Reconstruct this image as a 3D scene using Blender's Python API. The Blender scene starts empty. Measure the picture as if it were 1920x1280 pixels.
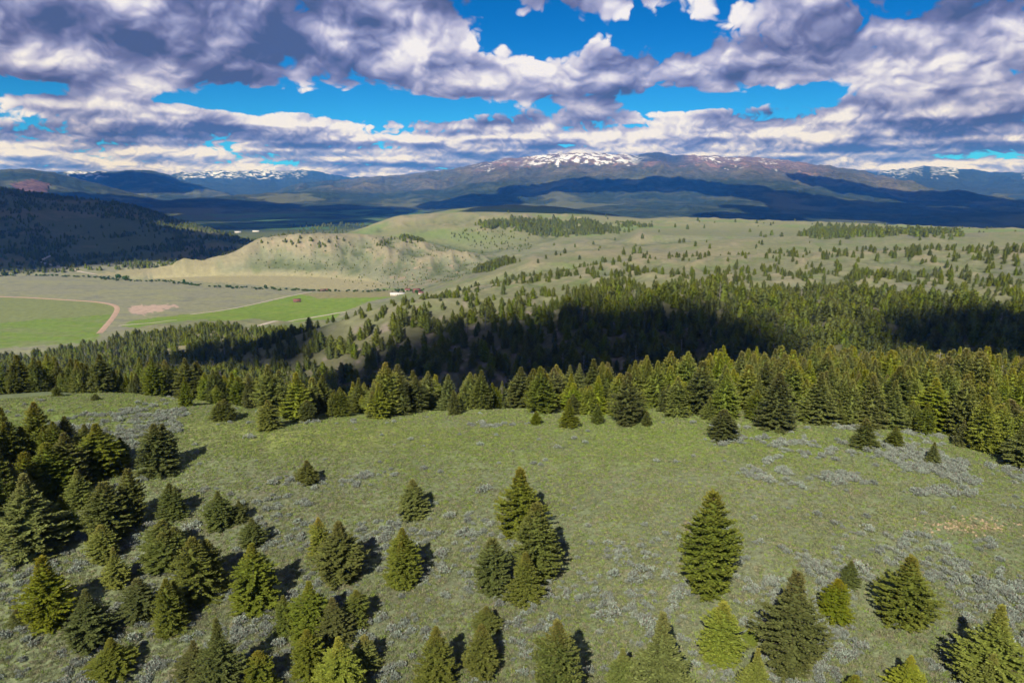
import bpy, math, random
import numpy as np

# ------------------------------------------------------------------ camera, light, exposure
scene = bpy.context.scene
coll = scene.collection
F_PX, PITCH = 1400.0, math.radians(11.9)          # focal length in photo pixels, downward pitch
CAM_Z = 200.0
SUN_AZ, SUN_EL = math.radians(16.6), math.radians(36.0)   # azimuth the light travels towards (right of +Y), elevation

cam_d = bpy.data.cameras.new('camera')
cam = bpy.data.objects.new('camera', cam_d)
coll.objects.link(cam)
cam.location = (0, 0, CAM_Z)
cam.rotation_euler = (math.pi / 2 - PITCH, 0, 0)
cam_d.sensor_fit = 'HORIZONTAL'
cam_d.angle = 2 * math.atan(960 / F_PX)
cam_d.clip_start = 1.0
cam_d.clip_end = 90000.0
scene.camera = cam

LDIR = np.array([math.sin(SUN_AZ) * math.cos(SUN_EL), math.cos(SUN_AZ) * math.cos(SUN_EL), -math.sin(SUN_EL)])
sun_d = bpy.data.lights.new('sun', 'SUN')
sun_d.energy = 5.0
sun_d.angle = math.radians(0.5)
sun_d.color = (1.0, 0.945, 0.84)
sun = bpy.data.objects.new('sun', sun_d)
coll.objects.link(sun)
sun.rotation_euler = (math.pi / 2 - SUN_EL, 0, -SUN_AZ)
sun.location = (0, -200, 900)

scene.view_settings.view_transform = 'Standard'
scene.view_settings.look = 'None'
scene.view_settings.exposure = 0.36
scene.view_settings.gamma = 1.0
scene.view_settings.use_curve_mapping = False
scene.render.engine = 'CYCLES'
cy = scene.cycles
cy.max_bounces = 5
cy.diffuse_bounces = 2
cy.glossy_bounces = 1
cy.transmission_bounces = 2
cy.transparent_max_bounces = 8
cy.volume_bounces = 1
cy.use_adaptive_sampling = True
cy.adaptive_threshold = 0.008
cy.use_denoising = True
try:
    cy.denoiser = 'OPENIMAGEDENOISE'
except Exception:
    pass
cy.sample_clamp_indirect = 4.0

rng = np.random.default_rng(7)
random.seed(7)


def pix_dir(px, py):
    """photo pixel -> (azimuth, tangent of elevation)"""
    px = np.asarray(px, float); py = np.asarray(py, float)
    xc = (px - 960) / F_PX
    yc = (640 - py) / F_PX
    hf = math.cos(PITCH) + yc * math.sin(PITCH)
    z = -math.sin(PITCH) + yc * math.cos(PITCH)
    return np.arctan2(xc, hf), z / np.hypot(xc, hf)


def project(x, y, z):
    """world -> photo pixel"""
    dz = z - CAM_Z
    d = y * math.cos(PITCH) - dz * math.sin(PITCH)
    u = y * math.sin(PITCH) + dz * math.cos(PITCH)
    d = np.where(d > 1, d, 1)
    return 960 + F_PX * x / d, 640 - F_PX * u / d


# ------------------------------------------------------------------ world: sky with cloud fields
class N:
    """tiny helper for building node trees"""
    def __init__(self, tree):
        self.t = tree; self.n = tree.nodes; self.l = tree.links
        self.n.clear()

    def new(self, kind, **kw):
        nd = self.n.new(kind)
        for k, v in kw.items():
            setattr(nd, k, v)
        return nd

    def put(self, sock, v):
        if isinstance(v, bpy.types.NodeSocket):
            self.l.new(v, sock)
        elif v is not None:
            sock.default_value = v

    def math(self, op, a, b=None, c=None, clamp=False):
        nd = self.new('ShaderNodeMath', operation=op, use_clamp=clamp)
        self.put(nd.inputs[0], a)
        if b is not None: self.put(nd.inputs[1], b)
        if c is not None: self.put(nd.inputs[2], c)
        return nd.outputs[0]

    def vmath(self, op, a, b=None, scale=None):
        nd = self.new('ShaderNodeVectorMath', operation=op)
        self.put(nd.inputs[0], a)
        if b is not None: self.put(nd.inputs[1], b)
        if scale is not None: self.put(nd.inputs['Scale'], scale)
        return nd.outputs['Value'] if op in ('LENGTH', 'DISTANCE', 'DOT_PRODUCT') else nd.outputs[0]

    def xyz(self, x=0.0, y=0.0, z=0.0):
        nd = self.new('ShaderNodeCombineXYZ')
        for s, v in zip(nd.inputs, (x, y, z)): self.put(s, v)
        return nd.outputs[0]

    def sep(self, v):
        nd = self.new('ShaderNodeSeparateXYZ'); self.put(nd.inputs[0], v)
        return nd.outputs

    def noise(self, vec, scale, detail=4.0, rough=0.55, lac=2.0, dist=0.0, dim='3D', kind='FBM'):
        nd = self.new('ShaderNodeTexNoise', noise_dimensions=dim)
        nd.noise_type = kind
        self.put(nd.inputs['Vector'], vec)
        for k, v in (('Scale', scale), ('Detail', detail), ('Roughness', rough), ('Lacunarity', lac), ('Distortion', dist)):
            self.put(nd.inputs[k], v)
        return nd.outputs[0]

    def remap(self, v, a, b, c=0.0, d=1.0, smooth=True):
        nd = self.new('ShaderNodeMapRange', interpolation_type='SMOOTHSTEP' if smooth else 'LINEAR')
        nd.clamp = True
        self.put(nd.inputs[0], v)
        for i, w in enumerate((a, b, c, d)): self.put(nd.inputs[1 + i], w)
        return nd.outputs[0]

    def mix(self, f, a, b, blend='MIX'):
        nd = self.new('ShaderNodeMix', data_type='RGBA', blend_type=blend)
        nd.clamp_factor = True
        self.put(nd.inputs[0], f)
        for s, v in ((nd.inputs[6], a), (nd.inputs[7], b)):
            self.put(s, (*v, 1.0) if isinstance(v, tuple) and len(v) == 3 else v)
        return nd.outputs[2]


def angles(px, py):
    a, t = pix_dir(px, py)
    return float(a), float(math.atan(t))


# cloud masses (+) and blue gaps (-) seen in the sky: pixel centre, half width, half height, weight
SKY_BLOBS = [
    (1150, 66, 175, 46, -1.0), (1240, 40, 80, 52, -0.5), (1010, 60, 60, 40, -0.6),
    (640, 198, 330, 26, -0.95), (860, 205, 130, 22, -0.6), (420, 190, 120, 20, -0.4),
    (1440, 186, 190, 22, -0.9), (1290, 197, 90, 12, -0.5), (1560, 165, 60, 20, -0.4),
    (548, 18, 30, 26, -0.5), (60, 160, 90, 14, -0.6), (60, 222, 60, 14, -0.5), (905, 90, 30, 30, -0.35),
    (1900, 135, 40, 14, -0.5),
    (230, 70, 420, 90, 0.55), (700, 70, 260, 90, 0.45), (1050, 135, 230, 45, 0.45),
    (1640, 70, 330, 90, 0.55), (900, 250, 1300, 40, 0.25), (200, 200, 140, 18, 0.3),
    (1150, 215, 180, 20, 0.35), (1760, 175, 200, 25, 0.35), (1830, 302, 240, 34, 0.45), (420, 262, 160, 20, 0.35), (60, 262, 140, 20, 0.3), (960, 300, 1600, 45, 0.25),
]

# where the photograph shows the grey undersides (-) and the sunlit faces (+) of the clouds
SKY_SHADE = [
    (250, 60, 300, 40, -0.30), (150, 140, 330, 28, -0.22), (420, 75, 160, 30, -0.18), (1780, 40, 220, 45, -0.25), (1480, 130, 230, 22, -0.25), (1650, 118, 260, 18, -0.2),
    (1010, 182, 230, 10, -0.35), (600, 150, 200, 14, -0.2), (1080, 125, 200, 32, 0.30), (780, 110, 130, 40, 0.15), (1500, 40, 150, 40, 0.15), (130, 200, 200, 16, 0.18), (700, 240, 300, 14, 0.2),
    (1180, 215, 220, 14, 0.2), (1750, 150, 150, 12, 0.15),
]


def build_world():
    w = bpy.data.worlds.new('World')
    scene.world = w
    w.use_nodes = True
    g = N(w.node_tree)
    out = g.new('ShaderNodeOutputWorld')
    bg = g.new('ShaderNodeBackground')
    sky = g.new('ShaderNodeTexSky', sky_type='NISHITA')
    sky.sun_disc = False
    sky.sun_elevation = SUN_EL
    sky.sun_rotation = math.pi + SUN_AZ
    sky.altitude = 2200
    sky.air_density = 1.0
    sky.dust_density = 0.3
    sky.ozone_density = 2.0
    tc = g.new('ShaderNodeTexCoord')
    d = g.sep(tc.outputs['Generated'])
    az = g.math('ARCTAN2', d[0], d[1])
    el = g.math('ARCSINE', d[2])
    elp = g.math('MAXIMUM', el, 0.0)
    # vertical coordinate that packs clouds closer together towards the horizon (a flat deck seen in perspective)
    V = g.math('LOGARITHM', g.math('ADD', elp, 0.045), math.e)
    size = g.math('ADD', elp, 0.05)

    # layout
    pos = g.xyz(az, el, 0.0)
    def blobs(table):
        lay = None
        for (px, py, hw, hh, wt) in table:
            a0, e0 = angles(px, py)
            a1, _ = angles(px + hw, py); _, e1 = angles(px, py - hh)
            v = g.vmath('SUBTRACT', pos, (a0, e0, 0.0))
            v = g.vmath('MULTIPLY', v, (1.0 / max(abs(a1 - a0), 1e-4), 1.0 / max(abs(e1 - e0), 1e-4), 0.0))
            q = g.vmath('DOT_PRODUCT', v, v)
            b = g.math('MULTIPLY', g.math('EXPONENT', g.math('MULTIPLY', q, -1.0)), wt)
            lay = b if lay is None else g.math('ADD', lay, b)
        return lay

    lay = blobs(SKY_BLOBS)
    shade = blobs(SKY_SHADE)
    u = g.math('MULTIPLY', az, 8.2)
    v = g.math('MULTIPLY', V, 2.35)

    def n2(p, scale, detail, rough=0.5):
        return g.math('SUBTRACT', g.noise(p, scale, detail, rough, 2.1, dim='2D'), 0.5)

    P0 = g.xyz(u, v, 0.0)
    wob = g.new('ShaderNodeTexNoise', noise_dimensions='2D')
    g.put(wob.inputs['Vector'], P0); wob.inputs['Scale'].default_value = 2.2; wob.inputs['Detail'].default_value = 3.0
    wv = g.vmath('SUBTRACT', wob.outputs['Color'], (0.5, 0.5, 0.5))

    def billow(p, scale, wt):
        """rounded heads: folded noise"""
        q = g.math('ABSOLUTE', n2(p, scale, 0.0))
        return g.math('MULTIPLY', g.math('SUBTRACT', q, 0.13), wt)

    def broad(p):
        return g.math('ADD', g.math('MULTIPLY', n2(p, 0.75, 1.0), 1.7), g.math('MULTIPLY', n2(p, 1.9, 1.0), 0.85))

    def heads(p, fine):
        q = g.math('ADD', billow(p, 2.6, 1.1), billow(p, 5.6, 0.62))
        q = g.math('ADD', q, billow(p, 12.0, 0.22))
        return g.math('ADD', q, g.math('MULTIPLY', n2(p, 6.0, fine, 0.5), 0.26))

    Pw = g.vmath('ADD', P0, g.vmath('SCALE', wv, scale=0.25))
    up1 = g.vmath('ADD', P0, (-0.05, 0.26, 0.0))
    up2 = g.vmath('ADD', Pw, (-0.03, 0.075, 0.0))
    b0, b1 = broad(P0), broad(up1)
    # distant rows: narrower, rounder heads
    Pl = g.vmath('MULTIPLY', Pw, (1.9, 0.95, 1.0))
    ul = g.vmath('ADD', Pl, (-0.03, 0.09, 0.0))
    near_w = g.remap(el, 0.05, 0.13)

    def lerp(a, b):
        return g.math('ADD', a, g.math('MULTIPLY', g.math('SUBTRACT', b, a), near_w))
    h0 = lerp(heads(Pl, 4.0), heads(Pw, 5.0)); h1 = lerp(heads(ul, 2.0), heads(up2, 3.0))
    rows = g.noise(g.xyz(g.math('MULTIPLY', az, 1.6), g.math('MULTIPLY', V, 5.2), 0.0), 1.0, 2.0, 0.5, dim='2D')
    rows = g.math('MULTIPLY', g.math('MULTIPLY', g.math('SUBTRACT', rows, 0.5), 2.2), g.math('SUBTRACT', 1.0, near_w))
    rows2 = g.noise(g.xyz(g.math('MULTIPLY', az, 1.6), g.math('ADD', g.math('MULTIPLY', V, 5.2), 0.35), 0.0), 1.0, 2.0, 0.5, dim='2D')
    rows2 = g.math('MULTIPLY', g.math('MULTIPLY', g.math('SUBTRACT', rows2, 0.5), 2.2), g.math('SUBTRACT', 1.0, near_w))
    base = g.math('ADD', g.math('ADD', lay, g.remap(el, 0.10, 0.03, 0.20, 0.42)), rows)
    s0 = g.math('ADD', g.math('ADD', b0, h0), base)
    cov = g.remap(s0, -0.05, 0.17)
    # big forms: tops and faces towards the sun bright, undersides grey; billows add finer relief
    big = g.math('ADD', g.math('MULTIPLY', g.math('SUBTRACT', b0, b1), 1.25), g.math('MULTIPLY', g.math('SUBTRACT', rows, rows2), 0.7))
    small = g.math('MULTIPLY', g.math('SUBTRACT', h0, h1), 1.0)
    lit = g.math('ADD', g.math('ADD', g.math('ADD', 0.52, big), g.math('MULTIPLY', small, 0.42)), shade)
    lit = g.math('ADD', lit, g.math('MULTIPLY', h0, 0.50))
    edge = g.remap(s0, 0.45, 0.0)
    lit = g.math('ADD', lit, g.math('MULTIPLY', edge, 0.10))
    high = g.remap(el, 0.05, 0.32)                     # looking up one sees more of the grey bases
    lit = g.math('SUBTRACT', lit, g.math('MULTIPLY', high, 0.22), clamp=True)
    ramp = g.new('ShaderNodeValToRGB')
    r = ramp.color_ramp
    r.interpolation = 'LINEAR'
    r.elements[0].position = 0.0; r.elements[0].color = (0.075, 0.105, 0.23, 1)
    r.elements[1].position = 0.96; r.elements[1].color = (0.95, 0.92, 0.97, 1)
    for q, c in ((0.25, (0.16, 0.175, 0.35, 1)), (0.45, (0.285, 0.305, 0.52, 1)), (0.62, (0.47, 0.465, 0.68, 1)), (0.80, (0.73, 0.715, 0.86, 1))):
        e = r.elements.new(q); e.color = c
    g.put(ramp.inputs[0], lit)
    bw = g.new('ShaderNodeRGBToBW'); g.put(bw.inputs[0], sky.outputs[0])
    tone = g.mix(g.remap(el, 0.0, 0.22), (0.10, 0.82, 1.70), (0.008, 0.50, 1.75))      # deep clear mountain blue
    blue = g.vmath('SCALE', tone, scale=g.math('MULTIPLY', bw.outputs[0], 0.085))
    col = g.mix(cov, blue, ramp.outputs[0])
    g.put(bg.inputs[0], col)
    bg.inputs[1].default_value = 0.74
    g.l.new(bg.outputs[0], out.inputs[0])
    try:
        w.cycles.sampling_method = 'NONE'
    except Exception:
        pass


build_world()

# ------------------------------------------------------------------ numeric noise
_perm = np.random.default_rng(11).permutation(512)
_perm = np.concatenate([_perm, _perm])
_gr = np.random.default_rng(12).uniform(0, 2 * np.pi, 512)
_gx, _gy = np.cos(_gr), np.sin(_gr)


def perlin(x, y):
    x = np.asarray(x, float); y = np.asarray(y, float)
    xi = np.floor(x).astype(np.int64); yi = np.floor(y).astype(np.int64)
    xf, yf = x - xi, y - yi
    xi &= 511; yi &= 511
    u = xf * xf * xf * (xf * (xf * 6 - 15) + 10); v = yf * yf * yf * (yf * (yf * 6 - 15) + 10)

    def gd(ix, iy, fx, fy):
        h = _perm[_perm[ix & 511] + (iy & 511)]
        return _gx[h] * fx + _gy[h] * fy
    a = gd(xi, yi, xf, yf); b = gd(xi + 1, yi, xf - 1, yf)
    c = gd(xi, yi + 1, xf, yf - 1); d = gd(xi + 1, yi + 1, xf - 1, yf - 1)
    return ((a + u * (b - a)) * (1 - v) + (c + u * (d - c)) * v) * 1.5


def fbm(x, y, oct=4, rough=0.5):
    s = 0; a = 1.0; t = 0
    for i in range(oct):
        s = s + a * perlin(x * 2 ** i + 17.3 * i, y * 2 ** i - 9.1 * i); t += a; a *= rough
    return s / t


def ridged(x, y, oct=4):
    s = 0; a = 1.0; t = 0
    for i in range(oct):
        s = s + a * (1 - 2 * np.abs(perlin(x * 2 ** i + 5.7 * i, y * 2 ** i + 3.3 * i))); t += a; a *= 0.5
    return s / t


def sstep(a, b, x):
    t = np.clip((x - a) / (b - a), 0, 1)
    return t * t * (3 - 2 * t)


# ------------------------------------------------------------------ terrain
AZ_N = 721
AZ_G = np.radians(np.linspace(-52, 52, AZ_N))


def gsmooth(a, s, axis=0):
    k = np.exp(-0.5 * (np.arange(-int(3 * s), int(3 * s) + 1) / s) ** 2); k /= k.sum()
    pad = len(k) // 2
    w = [(0, 0)] * a.ndim; w[axis] = (pad, pad)
    b = np.pad(a, w, mode='edge')
    return np.apply_along_axis(lambda m: np.convolve(m, k, mode='valid'), axis, b)


PXC = np.array([-500, 0, 200, 400, 600, 800, 1000, 1200, 1400, 1600, 1800, 2400], float)
RK = np.array([10, 40, 60, 85, 105, 125, 150, 185, 230, 300, 400, 500, 600, 750, 950, 1250, 1600, 2000, 2500, 3200, 4200, 9000], float)
ZT = np.array([   # height of the ground relative to the camera: one row for each pixel column above
    [-58, -55, -52, -49, -43.5, -42, -40.5, -42, -52, -88, -110, -126, -140, -160, -188, -199, -200, -200, -200, -205, -215, -235],
    [-55, -52, -49, -46.5, -42.5, -41, -40, -42.5, -53, -90, -109, -124, -139, -160, -188, -199, -200, -200, -200, -205, -215, -235],
    [-52, -49, -47.5, -45, -41.5, -40.3, -40, -44, -58, -89, -108, -124, -139, -158, -186, -199, -200, -200, -200, -205, -215, -235],
    [-50, -47.5, -46, -43.5, -40.8, -39.8, -40.8, -52, -70, -92, -112, -125, -139, -148, -166, -199, -200, -200, -200, -205, -215, -235],
    [-49, -49, -46.4, -43.2, -41.1, -40, -45, -59, -80, -108, -134, -142, -150, -172, -195, -200, -200, -200, -200, -205, -215, -235],
    [-48, -48.5, -45.4, -42.7, -40.6, -39.8, -45.5, -61, -84, -113, -132, -118, -115, -124, -142, -190, -200, -200, -195, -200, -215, -235],
    [-48, -48, -44.9, -42.2, -40.1, -39.5, -45, -60, -82, -109, -129, -110, -100, -107, -113, -136, -148, -150, -150, -160, -215, -235],
    [-48, -48, -44.9, -42.2, -40.1, -39.5, -44, -55, -71, -97, -118, -99, -88, -94, -108, -127, -140, -134, -126, -130, -215, -235],
    [-48, -48, -44.9, -41.7, -39.6, -39, -42.5, -50, -62, -84, -110, -97, -87, -92, -98, -120, -123, -120, -116, -140, -215, -235],
    [-48, -48, -44.9, -41.7, -39.6, -39, -42, -47, -56, -72, -100, -95, -87, -90, -96, -115, -118, -117, -118, -150, -215, -235],
    [-49, -49, -45.9, -42.7, -40.6, -40, -43, -48, -56, -70, -95, -92, -86, -88, -94, -110, -114, -118, -122, -160, -215, -235],
    [-50, -48, -46, -44, -43, -43, -45, -50, -58, -72, -95, -92, -86, -88, -94, -110, -114, -118, -122, -160, -215, -235],
])
LR0, LR1, LR_N = math.log(10), math.log(9000), 500
LR_G = np.linspace(LR0, LR1, LR_N)


def build_table():
    azc = pix_dir(PXC, np.full(len(PXC), 500.0))[0]
    rows = np.array([np.interp(LR_G, np.log(RK), z) for z in ZT])
    grid = np.array([np.interp(AZ_G, azc, rows[:, j]) for j in range(LR_N)])     # lr x az
    grid = gsmooth(grid, 22.0, 1)
    grid = gsmooth(grid, 4.5, 0)
    return grid


TABLE = build_table()


def table_h(az, r):
    fa = np.clip((az - AZ_G[0]) / (AZ_G[1] - AZ_G[0]), 0, AZ_N - 1.001)
    fr = np.clip((np.log(np.maximum(r, 1.0)) - LR0) / (LR_G[1] - LR_G[0]), 0, LR_N - 1.001)
    i, j = fr.astype(int), fa.astype(int)
    u, v = fr - i, fa - j
    return (TABLE[i, j] * (1 - u) * (1 - v) + TABLE[i + 1, j] * u * (1 - v) + TABLE[i, j + 1] * (1 - u) * v + TABLE[i + 1, j + 1] * u * v)


class Ridge:
    """a hill or range whose crest is known: crest points (px, py, distance), foot distance/height in front"""
    def __init__(self, pts, foot_r, foot_z, power, back, gully, gscale, sm=3.0, jag=0.0):
        p = np.array(pts, float)
        az, te = pix_dir(p[:, 0], p[:, 1])
        o = np.argsort(az)
        self.D = gsmooth(np.interp(AZ_G, az[o], p[o, 2]), 6.0)
        self.te = gsmooth(np.interp(AZ_G, az[o], te[o]), sm)
        f = np.array(foot_r, float)
        fa = pix_dir(f[:, 0], np.full(len(f), 400.0))[0]
        self.foot = gsmooth(np.interp(AZ_G, fa, f[:, 1]), 10.0)
        self.a0, self.a1 = az[o][0], az[o][-1]
        self.fz, self.pw, self.back, self.gully, self.gs, self.jag = foot_z, power, back, gully, gscale, jag

    def h(self, az, r, x, y):
        a = np.clip(az, AZ_G[0], AZ_G[-1])
        D = np.interp(a, AZ_G, self.D); te = np.interp(a, AZ_G, self.te); ft = np.interp(a, AZ_G, self.foot)
        if self.jag:
            te = te + self.jag * fbm(a * 60, a * 0 + self.gs, 5, 0.6)
        zc = D * te
        t = (r - ft) / np.maximum(D - ft, 1.0)
        front = np.clip(t, 0, 1) ** self.pw
        # gullies running down the slope: noise stretched along the fall line
        n = ridged(a * D / self.gs + 0.35 * fbm(x / self.gs / 3, y / self.gs / 3, 2), r / self.gs / 3.2, 4)
        n2 = fbm(x / self.gs / 1.7, y / self.gs / 1.7, 4)
        env = np.clip(t, 0, 1) * np.clip((1 - t) * 3.0, 0, 1)
        z = self.fz + (zc - self.fz) * front + (self.gully * (n - 0.1) + self.gully * 0.9 * n2) * env
        zb = zc - (r - D) * self.back
        out = np.where(t <= 1, z, zb)
        out = np.where(t > 0, out, self.fz - (ft - r) * 0.25)
        # beyond either end the hill slopes away
        return out - 0.30 * r * np.maximum(0, np.maximum(self.a0 - az, az - self.a1))


RIDGES = [
    # bluff above the valley floor
    Ridge([(300, 500, 1800), (420, 482, 1830), (450, 466, 1880), (480, 449, 1930), (520, 441, 1960), (600, 438, 1980), (660, 437, 2010), (720, 442, 2020),
           (780, 448, 2010), (860, 470, 1900), (940, 488, 1800), (1000, 500, 1700), (1080, 520, 1650)],
          [(300, 1800), (420, 1790), (480, 1760), (600, 1700), (700, 1560), (760, 1480), (860, 1420), (1080, 1400)], -200, 0.85, 0.16, 42, 120, 3.0),
    # grassy dome behind it
    Ridge([(560, 460, 2600), (650, 442, 2600), (690, 424, 2650), (740, 405, 2700), (800, 400, 2750), (900, 397, 2800), (1000, 399, 2850), (1100, 404, 2900), (1200, 410, 2950),
           (1350, 420, 3000), (1500, 428, 3000), (1650, 434, 3000)],
          [(560, 2580), (650, 2300), (760, 2050), (900, 1950), (1100, 1900), (1400, 1900), (1650, 2200)], -165, 0.8, 0.10, 36, 210, 4.0),
    Ridge([(700, 430, 3500), (800, 400, 3500), (860, 390, 3550), (960, 383, 3600), (1040, 386, 3650), (1150, 402, 3700), (1300, 425, 3700)],
          [(700, 2900), (1300, 2900)], -150, 0.9, 0.2, 8, 300, 6.0),
    # near spur beyond the ravine, its crest dotted with trees
    Ridge([(760, 600, 760), (820, 578, 800), (900, 553, 860), (1000, 521, 920), (1100, 499, 960), (1200, 486, 1000), (1350, 478, 1050), (1500, 473, 1080), (1700, 468, 1100), (1920, 463, 1120), (2200, 458, 1120)],
          [(760, 640), (1000, 640), (1300, 660), (2200, 700)], -96, 0.9, 0.22, 13, 85, 4.0, 0.004),
    Ridge([(1020, 566, 700), (1080, 556, 720), (1160, 550, 740), (1250, 544, 760), (1330, 540, 780), (1400, 545, 790)],
          [(1020, 610), (1400, 640)], -98, 0.9, 0.35, 5, 60, 3.0, 0.003),
    Ridge([(1380, 508, 900), (1480, 496, 920), (1600, 492, 940), (1720, 496, 930), (1830, 488, 950), (1960, 484, 960)],
          [(1380, 800), (1960, 800)], -98, 0.9, 0.30, 6, 70, 3.0, 0.003),
    Ridge([(1080, 470, 1500), (1250, 458, 1560), (1420, 452, 1600), (1560, 455, 1580), (1700, 449, 1620)],
          [(1080, 1250), (1700, 1300)], -132, 0.8, 0.30, 8, 130, 5.0, 0.002),
    # plateau swells on the right
    Ridge([(1000, 480, 1350), (1200, 462, 1400), (1400, 446, 1500), (1600, 440, 1600), (1800, 437, 1650), (2100, 430, 1700)],
          [(1000, 1150), (1400, 1180), (2100, 1200)], -118, 0.8, 0.08, 9, 150, 6.0),
    Ridge([(1200, 425, 2400), (1500, 420, 2500), (1650, 424, 2500), (1800, 428, 2400), (1920, 432, 2400), (2200, 430, 2400)],
          [(1200, 1800), (2200, 1800)], -118, 1.0, 0.10, 4, 260, 6.0),
    # wooded hill left
    Ridge([(-500, 335, 3900), (-100, 345, 3800), (0, 352, 3700), (60, 360, 3650), (120, 370, 3600), (200, 376, 3500), (260, 388, 3350), (330, 412, 3150), (400, 432, 2950), (470, 452, 2700), (520, 470, 2500)],
          [(-500, 2100), (0, 2000), (100, 2000), (300, 2000), (520, 2350)], -200, 0.9, 0.12, 26, 330, 4.0),
    # far foothills across the valley
    Ridge([(-500, 330, 9000), (-200, 322, 9000), (0, 318, 9000), (50, 315, 9000), (100, 323, 9000), (180, 343, 8700), (260, 365, 8300), (330, 382, 7800), (420, 392, 7000)],
          [(-500, 5000), (0, 5000), (420, 6600)], -220, 1.15, 0.2, 70, 800, 3.0, 0.002),
    Ridge([(200, 388, 6600), (350, 372, 7500), (500, 362, 8500), (640, 356, 9500), (760, 352, 10500), (900, 350, 11000)],
          [(200, 5200), (600, 5600), (900, 6000)], -225, 1.1, 0.1, 60, 700, 4.0, 0.002),
    Ridge([(-300, 335, 13500), (100, 324, 13500), (140, 320, 13500), (200, 322, 13500), (255, 317, 13500), (300, 322, 13500), (345, 340, 13200), (420, 360, 12500)],
          [(-300, 9500), (420, 9500)], -230, 1.2, 0.25, 110, 1100, 2.0, 0.003),
    Ridge([(250, 345, 19500), (330, 326, 19500), (375, 321, 19500), (405, 318, 19500), (440, 321, 19500), (470, 320, 19500), (495, 316, 19500), (530, 322, 19500), (580, 317, 19500),
           (620, 328, 19500), (700, 334, 19500), (800, 338, 19500)],
          [(250, 12500), (800, 12500)], -230, 1.2, 0.25, 150, 1300, 1.6, 0.004),
    # the massif
    Ridge([(560, 345, 13000), (640, 336, 13000), (700, 331, 13000), (780, 325, 13000), (850, 316, 13000), (900, 305, 13000), (950, 297, 13000), (1000, 292, 13000), (1045, 287, 13000),
           (1100, 286, 13000), (1145, 288, 13000), (1190, 290, 13000), (1232, 285, 13000), (1262, 291, 13000), (1300, 290, 13000), (1350, 293, 13000), (1420, 294, 13000), (1480, 301, 13000),
           (1560, 312, 13000), (1620, 320, 12800), (1680, 336, 12600), (1760, 356, 12000), (1850, 372, 11400), (1960, 390, 10800), (2200, 400, 10000)],
          [(560, 6500), (800, 5600), (1000, 5000), (1300, 4600), (1600, 4600), (2200, 4600)], -225, 1.35, 0.3, 150, 800, 1.2, 0.0030),
    # lower wooded ridge in front of the massif
    Ridge([(700, 392, 6800), (800, 376, 7600), (900, 364, 8000), (1000, 356, 8200), (1100, 352, 8300), (1200, 352, 8300), (1300, 350, 8300), (1400, 352, 8200), (1500, 362, 7900), (1620, 380, 7300), (1760, 396, 6500)],
          [(700, 5200), (1000, 5200), (1300, 5000), (1760, 5000)], -225, 1.2, 0.03, 60, 620, 4.0, 0.002),
    Ridge([(1000, 400, 5000), (1150, 384, 5600), (1300, 380, 5800), (1420, 386, 5700), (1560, 398, 5300), (1700, 402, 5200), (1800, 400, 5300), (1920, 396, 5500), (2200, 390, 5500)],
          [(1000, 4000), (1400, 3700), (2200, 3700)], -222, 1.0, 0.06, 34, 420, 5.0, 0.001),
    # range on the right
    Ridge([(1500, 345, 18500), (1600, 328, 18500), (1640, 322, 18500), (1690, 316, 18500), (1730, 313, 18500), (1765, 311, 18500), (1800, 316, 18500), (1860, 322, 18500), (1900, 324, 18500), (1960, 318, 18500), (2200, 325, 18500)],
          [(1500, 11000), (2200, 10500)], -230, 1.25, 0.25, 150, 1200, 1.8, 0.003),
]


def ground(x, y, detail=True):
    """absolute height of the ground at x, y"""
    x = np.asarray(x, float); y = np.asarray(y, float)
    r = np.hypot(x, y); az = np.arctan2(x, y)
    z = table_h(az, r)
    # rolling relief, growing with distance, calm on the valley floor
    calm = 1 - 0.93 * sstep(-185, -197, z)
    amp = np.interp(r, [40, 120, 250, 500, 900, 2000, 4000, 9000], [0.25, 0.3, 1.5, 5.0, 8.0, 9.0, 10.0, 18.0]) * calm
    z = z + amp * fbm(x / 75.0, y / 75.0, 3) * (r < 5000) + amp * fbm(x / 320.0 + 4, y / 320.0, 3)
    # gullies down the shaded side of the ravine
    gz = sstep(330, 430, r) * (1 - sstep(700, 1000, r)) * sstep(-0.30, -0.12, az)
    z = z + gz * 9.0 * ridged(az * 500 / 45.0 + 0.3 * fbm(x / 60, y / 60, 2), r / 190.0, 3)
    for R in RIDGES:
        m = (r > R.foot.min() - 500) & (r < R.D.max() * 1.7)
        if np.ndim(m) == 0:
            if m: z = np.maximum(z, R.h(az, r, x, y))
        elif m.any():
            z[m] = np.maximum(z[m], R.h(az[m], r[m], x[m], y[m]))
    if detail:
        near = 1 - sstep(150, 400, r)
        z = z + near * (0.35 * fbm(x / 9.0, y / 9.0, 3) + 0.07 * fbm(x / 1.3, y / 1.3, 2))
    return z + CAM_Z


_RM = np.exp(np.linspace(math.log(35), math.log(24000), 2600))


def cast(px, py):
    """where the ray through a photo pixel first meets the ground"""
    px = np.atleast_1d(np.asarray(px, float)); py = np.atleast_1d(np.asarray(py, float))
    az, te = pix_dir(px, py)
    out = np.zeros((len(px), 3))
    for i in range(len(px)):
        X = _RM * math.sin(az[i]); Y = _RM * math.cos(az[i])
        Z = ground(X, Y)
        hit = np.nonzero(Z >= CAM_Z + _RM * te[i])[0]
        k = hit[0] if len(hit) else len(_RM) - 1
        out[i] = (X[k], Y[k], Z[k])
    return out


def in_poly(px, py, poly):
    p = np.array(poly, float)
    ins = np.zeros(np.shape(px), bool)
    j = len(p) - 1
    for i in range(len(p)):
        xi, yi, xj, yj = p[i, 0], p[i, 1], p[j, 0], p[j, 1]
        if yi != yj:
            ins ^= ((yi > py) != (yj > py)) & (px < (xj - xi) * (py - yi) / (yj - yi) + xi)
        j = i
    return ins


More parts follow.
